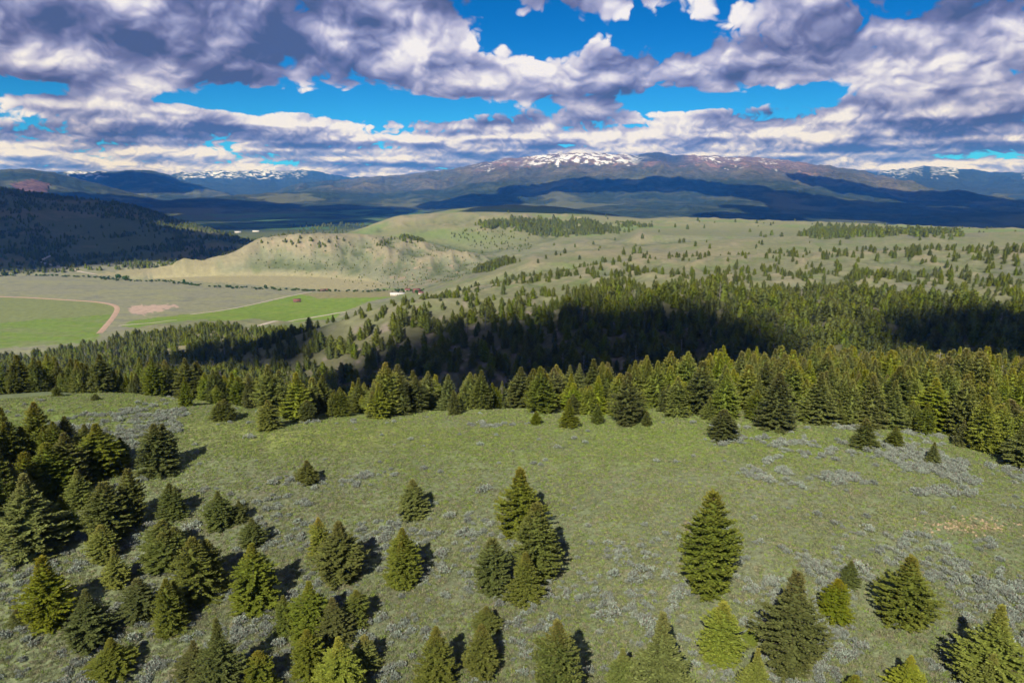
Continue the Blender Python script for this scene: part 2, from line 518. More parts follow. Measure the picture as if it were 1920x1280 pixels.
# ------------------------------------------------------------------ terrain mesh and its natural colours
def build_ground():
    dense = np.radians(np.linspace(-41, 41, 800))
    side = np.radians(np.concatenate([np.linspace(42, 60, 14), np.linspace(66, 180, 20)]))
    az = np.concatenate([-side[::-1], dense, side[:-1]])
    lr = np.concatenate([np.linspace(math.log(6), math.log(45), 30)[:-1], np.linspace(math.log(45), math.log(320), 200)[:-1],
                         np.linspace(math.log(320), math.log(4200), 300)[:-1], np.linspace(math.log(4200), math.log(21000), 250)])
    r = np.exp(lr)
    A, R = np.meshgrid(az, r)
    X = R * np.sin(A); Y = R * np.cos(A)
    Z = ground(X, Y)
    na, nr = len(az), len(r)
    k_ = np.exp(-0.5 * (np.arange(-24, 25) / 9.0) ** 2); k_ /= k_.sum()
    Zs = np.zeros_like(Z)
    for q, w_ in zip(range(-24, 25), k_): Zs += w_ * np.roll(Z, q, axis=1)
    Zr = np.zeros_like(Z)
    for q, w_ in zip(range(-24, 25), k_): Zr += w_ * np.roll(Z, q, axis=0)
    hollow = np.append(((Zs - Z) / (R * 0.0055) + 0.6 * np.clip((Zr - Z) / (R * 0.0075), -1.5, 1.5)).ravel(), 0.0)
    co = np.stack([X, Y, Z], -1).reshape(-1, 3)
    co = np.vstack([co, [[0, 0, Z[0].mean()]]])
    i, j = np.meshgrid(np.arange(nr - 1), np.arange(na), indexing='ij')
    j2 = (j + 1) % na
    quads = np.stack([i * na + j, (i + 1) * na + j, (i + 1) * na + j2, i * na + j2], -1).reshape(-1, 4)
    quads = quads[:, ::-1]
    c = nr * na
    tri = np.array([[c, k, (k + 1) % na] for k in range(na)])[:, ::-1]
    me = bpy.data.meshes.new('ground')
    loops = np.concatenate([quads.ravel(), tri.ravel()]).astype(np.int32)
    starts = np.concatenate([np.arange(len(quads)) * 4, len(quads) * 4 + np.arange(len(tri)) * 3]).astype(np.int32)
    me.vertices.add(len(co)); me.vertices.foreach_set('co', co.astype(np.float32).ravel())
    me.loops.add(len(loops)); me.loops.foreach_set('vertex_index', loops)
    me.polygons.add(len(starts)); me.polygons.foreach_set('loop_start', starts)
    me.update(calc_edges=True)
    me.polygons.foreach_set('use_smooth', np.ones(len(starts), bool))
    x, y, z = co[:, 0], co[:, 1], co[:, 2]
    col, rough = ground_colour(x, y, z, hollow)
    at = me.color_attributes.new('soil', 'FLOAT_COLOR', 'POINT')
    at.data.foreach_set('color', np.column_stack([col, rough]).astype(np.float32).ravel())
    ob = bpy.data.objects.new('ground', me)
    coll.objects.link(ob)
    ob['kind'] = 'structure'
    me.materials.append(ground_material())
    return ob


def ground_colour(x, y, z, hollow):
    r = np.hypot(x, y)
    px, py = project(x, y, z)
    behind = y < 5
    px = np.where(behind, -3000, px)
    n1 = fbm(x / 40, y / 40, 4); n2 = fbm(x / 12 + 9, y / 12, 4); n3 = fbm(x / 350, y / 350, 4); nf = fbm(x / 4.0, y / 4.0, 3)
    jx = px + 9 * n2 + 4 * nf; jy = py + 4 * n2 + 2 * nf
    col = np.zeros((len(x), 3))
    kind = np.zeros(len(x))                 # fine texture: 0 grass, 0.35 sage, 0.7 forest, 1 snow/rock

    def win(v, a, b, c, d):
        return sstep(a, b, v) * (1 - sstep(c, d, v))

    def lay(mask, c, k=None):
        m = np.clip(mask, 0, 1).astype(float)[:, None]
        col[:] = col * (1 - m) + np.array(c) * m
        if k is not None: kind[:] = kind * (1 - m[:, 0]) + k * m[:, 0]

    # foreground meadow
    lay(np.ones(len(x)), (0.172, 0.200, 0.104), 0.15)
    lay(sstep(-0.1, 0.45, n1) * 0.7, (0.158, 0.165, 0.112))
    green = sstep(-0.25, 0.25, n1 * 0.8 + 0.5 * n2 + 0.15) * (py < 900) * (r < 200)
    lay(green * 0.75 * sstep(900, 800, py), (0.175, 0.218, 0.058), 0.0)
    gr = sstep(0, 1, 1 - np.hypot((px - 1350) / 900, (py - 830) / 75)) * (r < 200)
    lay(gr * sstep(-0.4, 0.2, n2) * 0.9, (0.170, 0.228, 0.050), 0.0)
    gl = sstep(0, 1, 1 - np.hypot((px - 560) / 420, (py - 815) / 60)) * (r < 200)
    lay(gl * 0.85, (0.235, 0.262, 0.075), 0.0)
    gw = sstep(0, 1, 1 - np.hypot((px - 150) / 300, (py - 775) / 50)) * (r < 220)
    lay(gw * 0.75, (0.165, 0.225, 0.055), 0.0)
    lay(sstep(0.15, 0.5, n2 + 0.4 * n1) * 0.5 * (r < 200) * sstep(860, 1000, py), (0.12, 0.165, 0.055), 0.0)
    lay(sstep(0.30, 0.55, fbm(x / 5 + 31, y / 5, 3)) * 0.5 * (r < 200) * (py > 900), (0.20, 0.145, 0.105))
    for cx, cy_, hw, hh in ((650, 1094, 22, 6), (435, 1146, 24, 6), (110, 1182, 30, 7), (1665, 1188, 34, 9), (1290, 985, 14, 34), (300, 1168, 18, 5), (1385, 1122, 26, 8), (930, 1118, 16, 4), (1520, 1262, 26, 8)):
        lay(sstep(1.0, 0.2, np.hypot((px - cx) / hw, (py - cy_) / hh) + 0.7 * np.abs(nf)) * (r < 200) * 0.8, (0.215, 0.128, 0.095))
    # orange stony patch
    st = np.hypot((px - 1815) / 95, (py - 985 - 0.1 * (px - 1815)) / 17)
    lay(sstep(1.0, 0.3, st + 1.2 * np.abs(nf)) * (r < 200), (0.33, 0.235, 0.12))
    # forest floor just beyond the crest
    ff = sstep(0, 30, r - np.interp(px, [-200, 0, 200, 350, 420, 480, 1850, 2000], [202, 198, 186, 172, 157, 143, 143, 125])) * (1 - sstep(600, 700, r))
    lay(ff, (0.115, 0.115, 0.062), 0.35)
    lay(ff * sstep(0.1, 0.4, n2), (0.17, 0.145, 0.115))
    # slopes and plateau of pale sage
    pl = sstep(560, 680, r)
    lay(pl, (0.195, 0.200, 0.108), 0.35)
    lay(pl * sstep(-0.05, 0.4, n1 + 0.3 * n2) * 0.85, (0.150, 0.190, 0.072))
    lay(pl * sstep(0.05, 0.45, fbm(x / 70 + 40, y / 110, 4)) * 0.8, (0.165, 0.170, 0.125))
    lay(pl * sstep(0.05, 0.5, n3) * 0.7, (0.262, 0.228, 0.138))
    # ravine side: pale scree
    rv = win(r, 300, 400, 560, 760) * win(px, 520, 760, 1100, 1500)
    lay(rv * sstep(0.15, 0.45, n2 + 0.3 * n1) * 0.8, (0.24, 0.20, 0.165), 0.35)
    # valley floor
    flat = sstep(-186, -192, z - CAM_Z + 3 * n1) * sstep(840, 900, r) * (1 - sstep(2150, 2500, r + 200 * n3))
    lay(flat * 1.0, (0.225, 0.222, 0.150), 0.3)
    lay(flat * sstep(-0.3, 0.3, fbm(x / 160, y / 45, 4)) * 0.8, (0.245, 0.248, 0.130), 0.25)
    lay(flat * sstep(0.05, 0.4, fbm(x / 60 + 5, y / 20, 4)) * 0.7, (0.170, 0.172, 0.135), 0.35)
    up = (flat > 0.4) & in_poly(jx, jy, [(170, 515), (420, 480), (560, 470), (740, 540), (640, 545), (330, 525)])
    lay(up * 0.8, (0.330, 0.295, 0.165), 0.2)
    lay(((flat > 0.4) & in_poly(jx, jy, [(0, 556), (190, 566), (222, 575), (205, 606), (180, 640), (-100, 660), (-100, 556)])) * 0.85, (0.185, 0.215, 0.075), 0.0)
    lay(((flat > 0.4) & in_poly(jx, py + 1.5 * n2, [(-100, 615), (90, 597), (208, 590), (180, 640), (-100, 660)])) * sstep(-0.5, 0.1, fbm(x / 90, y / 25, 4)) * 0.9, (0.155, 0.232, 0.038), 0.0)
    lay(((flat > 0.4) & in_poly(jx, jy, [(0, 480), (70, 490), (100, 500), (0, 506)])) * 0.8, (0.11, 0.19, 0.045), 0.0)
    fld = (flat > 0.4) & in_poly(px, py + 1.0 * n2, [(345, 590), (395, 585), (445, 577), (520, 562), (570, 549), (725, 545), (735, 556), (690, 566), (640, 586), (600, 625), (330, 620), (225, 612), (250, 600)])
    lay(fld * 0.95, (0.160, 0.240, 0.036), 0.0)
    lay(fld * sstep(0.0, 0.4, fbm(x / 130, y / 22, 4)) * 0.7, (0.205, 0.245, 0.062), 0.0)
    lay(fld * sstep(0.2, 0.45, fbm(x / 50 + 9, y / 14, 4)) * 0.6, (0.115, 0.195, 0.040), 0.0)
    lay(((flat > 0.4) & in_poly(px, py + 2 * n2, [(560, 550), (740, 543), (790, 548), (740, 556), (600, 560)])) * 0.75, (0.25, 0.205, 0.125), 0.2)
    lay(((flat > 0.4) & in_poly(jx, jy, [(245, 573), (305, 571), (340, 573), (310, 580), (270, 590), (243, 586)])) * 0.95, (0.43, 0.315, 0.245), 0.3)
    lay(((flat > 0.4) & in_poly(px, py, [(716, 540), (770, 541), (800, 545), (716, 543)])) * 0.9, (0.15, 0.24, 0.04), 0.0)
    # bluff and dome
    bl = win(r, 1350, 1420, 2100, 2300) * win(px, 330, 430, 950, 1150) * sstep(-199, -190, z - CAM_Z)
    lay(bl * 0.85, (0.205, 0.212, 0.132), 0.35)
    lay(bl * sstep(0.0, 0.45, n1) * 0.8, (0.165, 0.19, 0.085))
    lay(bl * sstep(0.15, 0.5, fbm(x / 25, y / 60 + 3, 4)) * 0.7, (0.29, 0.235, 0.155))
    rock = bl * sstep(0.12, 0.4, n2 + 0.25 * n1) * (in_poly(px, py, [(715, 520), (760, 490), (800, 500), (1000, 490), (990, 520), (840, 560), (740, 545)]))
    lay(rock, (0.36, 0.255, 0.18), 0.35)
    lay(((bl > 0.4) & in_poly(jx, jy, [(500, 448), (600, 446), (620, 462), (520, 470)])) * sstep(0, 0.4, n2), (0.36, 0.27, 0.19), 0.35)
    dm = sstep(1850, 2300, r + 150 * n3) * (1 - sstep(3300, 3500, r)) * sstep(600, 660, px)
    lay(dm * 0.85, (0.225, 0.225, 0.110), 0.25)
    lay(dm * sstep(-0.1, 0.35, n3) * 0.85, (0.165, 0.225, 0.072), 0.15)
    lay(dm * sstep(0.1, 0.5, fbm(x / 140, y / 90 + 3, 4)) * 0.7, (0.265, 0.235, 0.135))
    lay(((dm > 0.4) & in_poly(jx, jy, [(1000, 455), (1090, 440), (1280, 440), (1300, 462), (1150, 475), (1020, 475)])) * 0.7, (0.16, 0.24, 0.06), 0.1)
    lay(sstep(2800, 3000, r + 100 * n3) * (r < 3900) * sstep(640, 700, px) * sstep(406, 398, jy), (0.15, 0.21, 0.06), 0.1)
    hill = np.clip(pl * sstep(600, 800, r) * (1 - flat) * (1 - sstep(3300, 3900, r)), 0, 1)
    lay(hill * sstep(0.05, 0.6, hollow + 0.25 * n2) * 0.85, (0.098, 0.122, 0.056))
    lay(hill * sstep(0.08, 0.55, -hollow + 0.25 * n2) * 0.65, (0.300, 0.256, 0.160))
    # wooded hill on the left and the far valley
    far = sstep(3300, 3900, r)
    lh = np.maximum(sstep(2050, 2150, r + 60 * n1) * sstep(580, 500, px) * sstep(-204, -199, z - CAM_Z), sstep(2350, 2600, r) * sstep(690, 620, px))
    lay(lh, (0.105, 0.125, 0.05), 0.4)
    lay(lh * sstep(0.0, 0.35, n3 + 0.3 * n1), (0.16, 0.15, 0.07), 0.3)
    # distant forest
    lay(far, (0.030, 0.047, 0.026), 0.72)
    mead = sstep(0.02, 0.30, fbm(x / 900 + 3, y / 1500, 5, 0.55) - 0.22 * sstep(CAM_Z - 100, CAM_Z + 80, z))
    lay(far * mead * 0.8 * (r < 12500), (0.125, 0.130, 0.060), 0.35)
    vf = far * (z < CAM_Z - 205) * (r < 7000)
    lay(vf * 0.8 * sstep(-0.2, 0.2, n3), (0.085, 0.165, 0.040), 0.1)
    fo2 = far * sstep(0.0, 0.35, fbm(x / 420 + 8, y / 420, 5)) * (r < 12500)
    lay(fo2 * 0.5, (0.085, 0.095, 0.048))
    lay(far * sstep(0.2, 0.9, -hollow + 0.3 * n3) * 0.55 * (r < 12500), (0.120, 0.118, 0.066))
    # massif: sparse olive forest on its flanks, brown rock above, snow
    ms = sstep(8300, 9300, r + 500 * n3) * win(px, 560, 720, 1680, 1800) * (r < 14000)
    az = np.arctan2(x, y)
    el = (z - CAM_Z) / np.maximum(r, 1)
    top = np.interp(np.clip(az, AZ_G[0], AZ_G[-1]), AZ_G, RIDGES[14].te)
    dep = (top - el) * F_PX                  # pixels below the crest line
    nm = fbm(x / 260, y / 700, 5, 0.6)
    lay(ms * 0.75, (0.090, 0.092, 0.058), 0.7)
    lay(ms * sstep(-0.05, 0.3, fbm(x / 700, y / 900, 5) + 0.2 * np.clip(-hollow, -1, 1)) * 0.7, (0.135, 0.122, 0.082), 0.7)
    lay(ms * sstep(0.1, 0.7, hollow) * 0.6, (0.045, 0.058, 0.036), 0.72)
    mrk = ms * win(jx, 850, 960, 1470, 1590)
    lay(mrk * sstep(24, 6, dep + 22 * nm), (0.165, 0.122, 0.110), 0.9)
    lay(mrk * sstep(0.12, 0.3, nm) * sstep(34, 14, dep), (0.27, 0.17, 0.145), 0.9)
    lay((ms * win(px, 1170, 1195, 1270, 1300)) * sstep(22, 10, dep), (0.05, 0.06, 0.07), 0.8)
    sn = fbm(x / 130, y / 420 + 7, 5, 0.64) + 0.10 * np.clip(hollow, -1, 1)
    snow = ms * sstep(0.02, 0.10, sn + 0.12 * fbm(x / 40, y / 120, 3) + 0.33 * sstep(20, 0, np.abs(dep - 8)) - 0.22 - 0.022 * np.maximum(dep - 14, 0)) * np.interp(px + 30 * nm, [970, 1015, 1090, 1160, 1215], [0, 1, 1, 1, 0])
    lay(snow, (0.80, 0.82, 0.86), 1.0)
    snow2 = ms * sstep(0.10, 0.2, sn - 0.02 * np.maximum(dep - 8, 0)) * np.interp(px, [880, 920, 990, 1290, 1310, 1380, 1400, 1430, 1500], [0, .8, 0, 0, 1, 1, 0, .7, 0])
    lay(snow2, (0.80, 0.82, 0.86), 1.0)
    # snow on the far ranges
    fr_ = (r > 12500) & ((px < 640) | (px > 1600))
    lay(fr_, (0.034, 0.050, 0.040), 0.75)
    elp = py
    s3 = fr_ * sstep(0.0, 0.1, sn + 0.016 * (331 - elp) - 0.06) * np.interp(px, [110, 125, 165, 200, 225, 325, 345, 430, 450, 470, 520, 535, 560, 590, 1640, 1660, 1700, 1740, 1790, 1800, 1910, 1930],
                                                                              [0, .9, .9, .3, 0, 0, 1, 1, .4, .9, .9, .3, .5, 0, 0, .8, .4, .2, .7, 0, 0, .8]) * (elp < 336)
    lay(s3 * (s3 > 0.25), (0.80, 0.82, 0.86), 1.0)
    # reddish slope on the far left hill
    lay(((r > 5000) & (r < 9500) & in_poly(jx, jy, [(20, 345), (60, 336), (95, 345), (85, 360), (40, 362)])) * 0.8, (0.17, 0.095, 0.085), 0.7)
    return col, kind


def principled(name):
    m = bpy.data.materials.new(name)
    m.use_nodes = True
    g = N(m.node_tree)
    out = g.new('ShaderNodeOutputMaterial')
    b = g.new('ShaderNodeBsdfPrincipled')
    g.l.new(b.outputs[0], out.inputs[0])
    b.inputs['Roughness'].default_value = 0.9
    b.inputs['Specular IOR Level'].default_value = 0.15
    return m, g, b


def ground_material():
    m, g, b = principled('ground')
    at = g.new('ShaderNodeVertexColor', layer_name='soil')
    geo = g.new('ShaderNodeNewGeometry')
    P = geo.outputs['Position']
    kind = at.outputs['Alpha']
    near = g.noise(P, 1.4, 5.0, 0.65)              # tufts
    tiny = g.noise(P, 6.0, 3.0, 0.6)
    mid = g.noise(P, 0.11, 5.0, 0.62)              # shrub clumps
    farn = g.noise(P, 0.020, 6.0, 0.68)            # distant tree groups
    farb = g.noise(P, 0.0042, 5.0, 0.6)
    dist = g.vmath('LENGTH', g.vmath('SUBTRACT', P, (0, 0, CAM_Z)))
    fnear = g.remap(dist, 260.0, 90.0)
    fmid = g.remap(dist, 4000.0, 700.0)
    a = g.math('ADD', 1.0, g.math('MULTIPLY', g.math('MULTIPLY', g.math('SUBTRACT', near, 0.5), 1.5), fnear))
    a = g.math('ADD', a, g.math('MULTIPLY', g.math('MULTIPLY', g.math('SUBTRACT', tiny, 0.5), 0.8), fnear))
    a = g.math('ADD', a, g.math('MULTIPLY', g.math('MULTIPLY', g.math('SUBTRACT', mid, 0.5), 1.0), fmid))
    forest = g.math('MULTIPLY', g.remap(kind, 0.36, 0.7), g.remap(dist, 3000.0, 4500.0))
    k2 = g.math('ADD', g.math('MULTIPLY', g.math('SUBTRACT', farn, 0.5), 3.0), g.math('MULTIPLY', g.math('SUBTRACT', farb, 0.5), 1.3))
    a = g.math('ADD', a, g.math('MULTIPLY', k2, g.math('MULTIPLY', forest, g.remap(kind, 1.0, 0.9))))
    a = g.math('MAXIMUM', a, 0.25)
    col = g.vmath('SCALE', at.outputs['Color'], scale=a)
    # dry stalks among the green
    dry = g.remap(g.noise(P, 0.55, 4.0, 0.6), 0.52, 0.66)
    col = g.mix(g.math('MULTIPLY', g.math('MULTIPLY', dry, fnear), 0.25), col, (0.19, 0.172, 0.115))
    g.put(b.inputs['Base Color'], col)
    b.inputs['Specular IOR Level'].default_value = 0.05
    h = g.math('ADD', g.math('MULTIPLY', near, 0.30), g.math('MULTIPLY', tiny, 0.06))
    h = g.math('MULTIPLY', h, fnear)
    h = g.math('ADD', h, g.math('MULTIPLY', g.math('MULTIPLY', mid, 1.2), fmid))
    h = g.math('ADD', h, g.math('MULTIPLY', g.math('MULTIPLY', farn, 26.0), forest))
    h = g.math('ADD', h, g.math('MULTIPLY', g.math('MULTIPLY', farb, 60.0), forest))
    bp = g.new('ShaderNodeBump')
    bp.inputs['Strength'].default_value = 0.8
    bp.inputs['Distance'].default_value = 1.0
    g.put(bp.inputs['Height'], h)
    g.put(b.inputs['Normal'], bp.outputs[0])
    return m


build_ground()

# ------------------------------------------------------------------ helpers for things
def mesh_from(name, verts, faces, mat=None, cols=None, smooth=False):
    me = bpy.data.meshes.new(name)
    v = np.asarray(verts, np.float32)
    tri = [f for f in faces] if not isinstance(faces, np.ndarray) else faces
    if isinstance(tri, np.ndarray):
        k = tri.shape[1]
        loops = tri.astype(np.int32).ravel(); starts = (np.arange(len(tri)) * k).astype(np.int32)
    else:
        loops = np.array([i for f in tri for i in f], np.int32)
        starts = np.cumsum([0] + [len(f) for f in tri])[:-1].astype(np.int32)
    me.vertices.add(len(v)); me.vertices.foreach_set('co', v.ravel())
    me.loops.add(len(loops)); me.loops.foreach_set('vertex_index', loops)
    me.polygons.add(len(starts)); me.polygons.foreach_set('loop_start', starts)
    me.update(calc_edges=True)
    if smooth: me.polygons.foreach_set('use_smooth', np.ones(len(starts), bool))
    if cols is not None:
        at = me.color_attributes.new('tint', 'FLOAT_COLOR', 'POINT')
        c = np.asarray(cols, np.float32)
        at.data.foreach_set('color', np.column_stack([c, np.ones(len(c), np.float32)]).ravel())
    if mat: me.materials.append(mat)
    return me


def obj(name, me, parent=None):
    o = bpy.data.objects.new(name, me)
    coll.objects.link(o)
    if parent: o.parent = parent
    return o


def tag(o, label, cat, group=None):
    o['label'] = label; o['category'] = cat
    if group: o['group'] = group
    return o


def thing(name, loc, label, cat, group=None, rz=0.0, scale=(1, 1, 1)):
    o = obj(name, None)
    o.location = [float(v) for v in loc]; o.rotation_euler = (0, 0, rz); o.scale = scale
    return tag(o, label, cat, group)


def foliage_material(name, val=1.0, spread=0.35, hue=0.03):
    """needles or leaves: tint from the mesh, shifted from plant to plant"""
    m, g, b = principled(name)
    at = g.new('ShaderNodeVertexColor', layer_name='tint')
    oi = g.new('ShaderNodeObjectInfo')
    rnd = oi.outputs['Random']
    rnd2 = g.math('FRACT', g.math('MULTIPLY', rnd, 17.31))
    hs = g.new('ShaderNodeHueSaturation')
    g.put(hs.inputs['Hue'], g.math('ADD', 0.5 - hue, g.math('MULTIPLY', rnd, 2 * hue)))
    g.put(hs.inputs['Saturation'], g.math('ADD', 0.85, g.math('MULTIPLY', rnd2, 0.3)))
    g.put(hs.inputs['Value'], g.math('MULTIPLY', g.math('ADD', 1 - spread, g.math('MULTIPLY', rnd2, 2 * spread)), val))
    g.put(hs.inputs['Color'], at.outputs['Color'])
    g.put(b.inputs['Base Color'], hs.outputs[0])
    b.inputs['Roughness'].default_value = 0.75
    b.inputs['Specular IOR Level'].default_value = 0.1
    return m


def plain_material(name, c, rough=0.85, var=0.25, scale=4.0):
    m, g, b = principled(name)
    geo = g.new('ShaderNodeTexCoord')
    n = g.noise(geo.outputs['Object'], scale, 4.0, 0.6)
    f = g.math('ADD', 1 - var, g.math('MULTIPLY', n, 2 * var))
    g.put(b.inputs['Base Color'], g.vmath('SCALE', c, scale=f))
    b.inputs['Roughness'].default_value = rough
    return m


M_NEEDLE = foliage_material('conifer_needles', 1.08, 0.20, 0.012)
M_LEAF = foliage_material('broad_leaves', 1.0, 0.25, 0.03)
M_SAGE = foliage_material('sage_leaves', 1.28, 0.18, 0.02)
M_GRASS = foliage_material('grass_blades', 1.12, 0.16, 0.02)
M_BARK = plain_material('bark', (0.13, 0.095, 0.07), 0.9, 0.35, 9.0)
M_DEAD = plain_material('dead_wood', (0.26, 0.235, 0.215), 0.9, 0.3, 6.0)


def kites(base, dirv, side, length, width, lift):
    """a spray of needles for every row: four corners of a bent kite"""
    a = base
    c = base + dirv * length[:, None]
    mid = base + dirv * (length * 0.45)[:, None]
    up = np.cross(dirv, side)
    b = mid + side * (width * 0.5)[:, None] + up * (lift * length)[:, None]
    d = mid - side * (width * 0.5)[:, None] + up * (lift * length)[:, None]
    v = np.stack([a, b, c, d], 1).reshape(-1, 3)
    n = len(base)
    i = np.arange(n) * 4
    f = np.concatenate([np.stack([i, i + 1, i + 2], 1), np.stack([i, i + 2, i + 3], 1)])
    return v, f


def norm(v):
    return v / np.maximum(np.linalg.norm(v, axis=1, keepdims=True), 1e-6)


def conifer(seed, R=0.27, nb=300, per=25, leaf=0.044, power=0.8, skirt=0.03, droop=0.0, tops=1, warm=0.5, core=0.34, tier=0):
    """unit-height conifer crown and trunk: whorls of branches carrying sprays of needles"""
    rg = np.random.default_rng(seed)
    B, Dv, S, L, W, C = [], [], [], [], [], []
    limbs = []
    lob = rg.uniform(0, 6.28, 6)
    heads = [(0.0, 0.0, 1.0, 1.0)]
    for k in range(tops - 1):
        a = rg.uniform(0, 6.28); q = rg.uniform(0.09, 0.15)
        heads.append((math.cos(a) * q, math.sin(a) * q, rg.uniform(0.78, 0.93), 0.75))
    for hi, (hx, hy, hh, hr) in enumerate(heads):
        n_b = int(nb * (1 if hi == 0 else 0.6))
        for k in range(n_b):
            u = (k + rg.uniform(0, 1)) / n_b
            t = skirt + (0.985 - skirt) * u ** 1.12
            if tier and t < 0.9:                                   # branches stand in whorls
                w_ = round(t * tier) / tier + 0.35 * math.sin(3 * k) / tier
                t = 0.35 * t + 0.65 * min(max(w_, skirt), 0.98)
            prof = (1 - t) ** power * min(1.0, 0.66 + 0.34 * (t - skirt) / 0.22) * (0.93 + 0.14 * math.sin(9 * t + lob[3])) * (1 - 0.45 * float(sstep(0.55, 1.0, t))) + 0.012
            a = k * 2.39996 + rg.uniform(-0.5, 0.5)
            wob = 1 + 0.13 * math.sin(2 * a + lob[0] + 5 * t) + 0.11 * math.sin(3 * a + lob[1] - 7 * t) + 0.08 * math.sin(11 * t + lob[2])
            ln = R * hr * prof * wob * rg.uniform(0.78, 1.10)
            elv = (-0.10 - droop) + 0.75 * t ** 1.5 + rg.uniform(-0.13, 0.13)
            ca, sa = math.cos(a), math.sin(a)
            n = max(3, int(per * (0.35 + 0.65 * prof)))
            s = np.linspace(0.18, 1.0, n) ** 0.8
            rad = s * ln
            zz = t * hh + rad * math.tan(elv) + 0.10 * ln * s * s - 0.05 * ln * np.sin(s * 3.1)
            cen = np.stack([hx + ca * rad, hy + sa * rad, zz], 1)
            limbs.append((hx, hy, t * hh, cen[-1], ln))
            out = np.array([ca, sa, elv])
            sd = np.array([-sa, ca, 0.0])
            for sg in (-1, 1, 0):
                m = n
                w_side = sg * rg.uniform(0.45, 1.1, m)
                dv = out[None] * rg.uniform(0.5, 1.0, m)[:, None] + sd[None] * w_side[:, None] + np.stack([rg.normal(0, .18, m), rg.normal(0, .18, m), rg.normal(0.10, .28, m)], 1)
                dv = norm(dv)
                sv = norm(np.cross(dv, np.array([0, 0, 1.0])[None]) + rg.normal(0, 0.45, (m, 3)))
                sv = norm(sv - dv * np.sum(sv * dv, 1)[:, None])
                ll = leaf * rg.uniform(0.6, 1.15, m) * (1.05 - 0.45 * s) * (0.45 + 0.55 * min(1, prof * 1.6))
                B.append(cen + rg.normal(0, 0.004, (m, 3))); Dv.append(dv); S.append(sv); L.append(ll); W.append(ll * rg.uniform(0.42, 0.66, m))
                tipw = np.clip(sstep(0.62, 1.0, np.array(t)) * 0.9 + 0.25 * (s > 0.85), 0, 1) * warm * rg.uniform(0.3, 1.0, m)
                base = np.array([0.108, 0.130, 0.024]) * rg.uniform(0.75, 1.3, m)[:, None]
                base = base * (1 - tipw[:, None]) + np.array([0.230, 0.165, 0.036]) * tipw[:, None]
                C.append(base)
    B, Dv, S = np.vstack(B), np.vstack(Dv), np.vstack(S)
    L, W, C = np.concatenate(L), np.concatenate(W), np.vstack(C)
    v, f = kites(B, Dv, S, L, W, np.full(len(L), 0.12))
    col = np.repeat(C, 4, 0)
    # inner foliage that closes the crown
    ns, nz = 9, 9
    cv, cf = [], []
    for hi, (hx, hy, hh, hr) in enumerate(heads):
        o = len(v) + len(cv)
        for i in range(nz):
            t = skirt + 0.01 + (0.93 - skirt) * i / (nz - 1)
            for j in range(ns):
                a = 2 * math.pi * j / ns + 0.35 * i
                q = core * R * hr * ((1 - t) ** power) * rg.uniform(0.75, 1.2)
                cv.append((hx + q * math.cos(a), hy + q * math.sin(a), t * hh + rg.uniform(-.02, .02)))
        for i in range(nz - 1):
            for j in range(ns):
                a0 = o + i * ns + j; a1 = o + i * ns + (j + 1) % ns
                cf += [(a0, a1, a1 + ns), (a0, a1 + ns, a0 + ns)]
    v = np.vstack([v, cv]); f = np.vstack([f, cf])
    col = np.vstack([col, np.tile([[0.094, 0.114, 0.022]], (len(cv), 1))])
    # trunk and limbs
    tv, tf = [], []
    for hi, (hx, hy, hh, hr) in enumerate(heads):
        o = len(tv)
        for i in range(6):
            t = i / 5
            q = 0.017 * hr * (1 - 0.93 * t)
            for j in range(7):
                a = 2 * math.pi * j / 7
                tv.append((hx * min(1, t * 3) + q * math.cos(a), hy * min(1, t * 3) + q * math.sin(a), -0.04 + (hh + 0.0) * t))
        for i in range(5):
            for j in range(7):
                a0 = o + i * 7 + j; a1 = o + i * 7 + (j + 1) % 7
                tf += [(a0, a1, a1 + 7), (a0, a1 + 7, a0 + 7)]
    for (hx, hy, tz, tip, ln) in limbs[::3]:
        o = len(tv)
        q = 0.0035
        for p, qq in (((hx, hy, tz), q), (tuple(tip), q * 0.2)):
            for j in range(3):
                a = 2.09 * j
                tv.append((p[0] - qq * math.sin(a) * 0.7, p[1] + qq * math.sin(a) * 0.7, p[2] + qq * math.cos(a)))
        for j in range(3):
            k = (j + 1) % 3
            tf += [(o + j, o + k, o + 3 + k), (o + j, o + 3 + k, o + 3 + j)]
    return (v, f, col), (np.array(tv), np.array(tf))


def bare_tree(seed):
    rg = np.random.default_rng(seed)
    tv, tf = [], []

    def stick(p, q, r0, r1):
        o = len(tv)
        for c, rr in ((p, r0), (q, r1)):
            for j in range(4):
                a = 1.5708 * j
                tv.append((c[0] + rr * math.cos(a), c[1] + rr * math.sin(a), c[2]))
        for j in range(4):
            k = (j + 1) % 4
            tf.extend([(o + j, o + k, o + 4 + k), (o + j, o + 4 + k, o + 4 + j)])
    stick((0, 0, -0.05), (0.01, 0, 1.0), 0.02, 0.004)
    for k in range(46):
        t = 0.18 + 0.8 * rg.uniform(0, 1); a = rg.uniform(0, 6.28); l = 0.2 * (1.05 - t) * rg.uniform(0.5, 1.2)
        e = (l * math.cos(a), l * math.sin(a), t + l * rg.uniform(0.1, 0.7))
        stick((0, 0, t), e, 0.006, 0.002)
        for q in range(3):
            s = rg.uniform(0.4, 1); b = a + rg.uniform(-1, 1)
            m = (e[0] * s, e[1] * s, t + (e[2] - t) * s)
            stick(m, (m[0] + .05 * math.cos(b), m[1] + .05 * math.sin(b), m[2] + .03), 0.003, 0.001)
    return np.array(tv), np.array(tf)


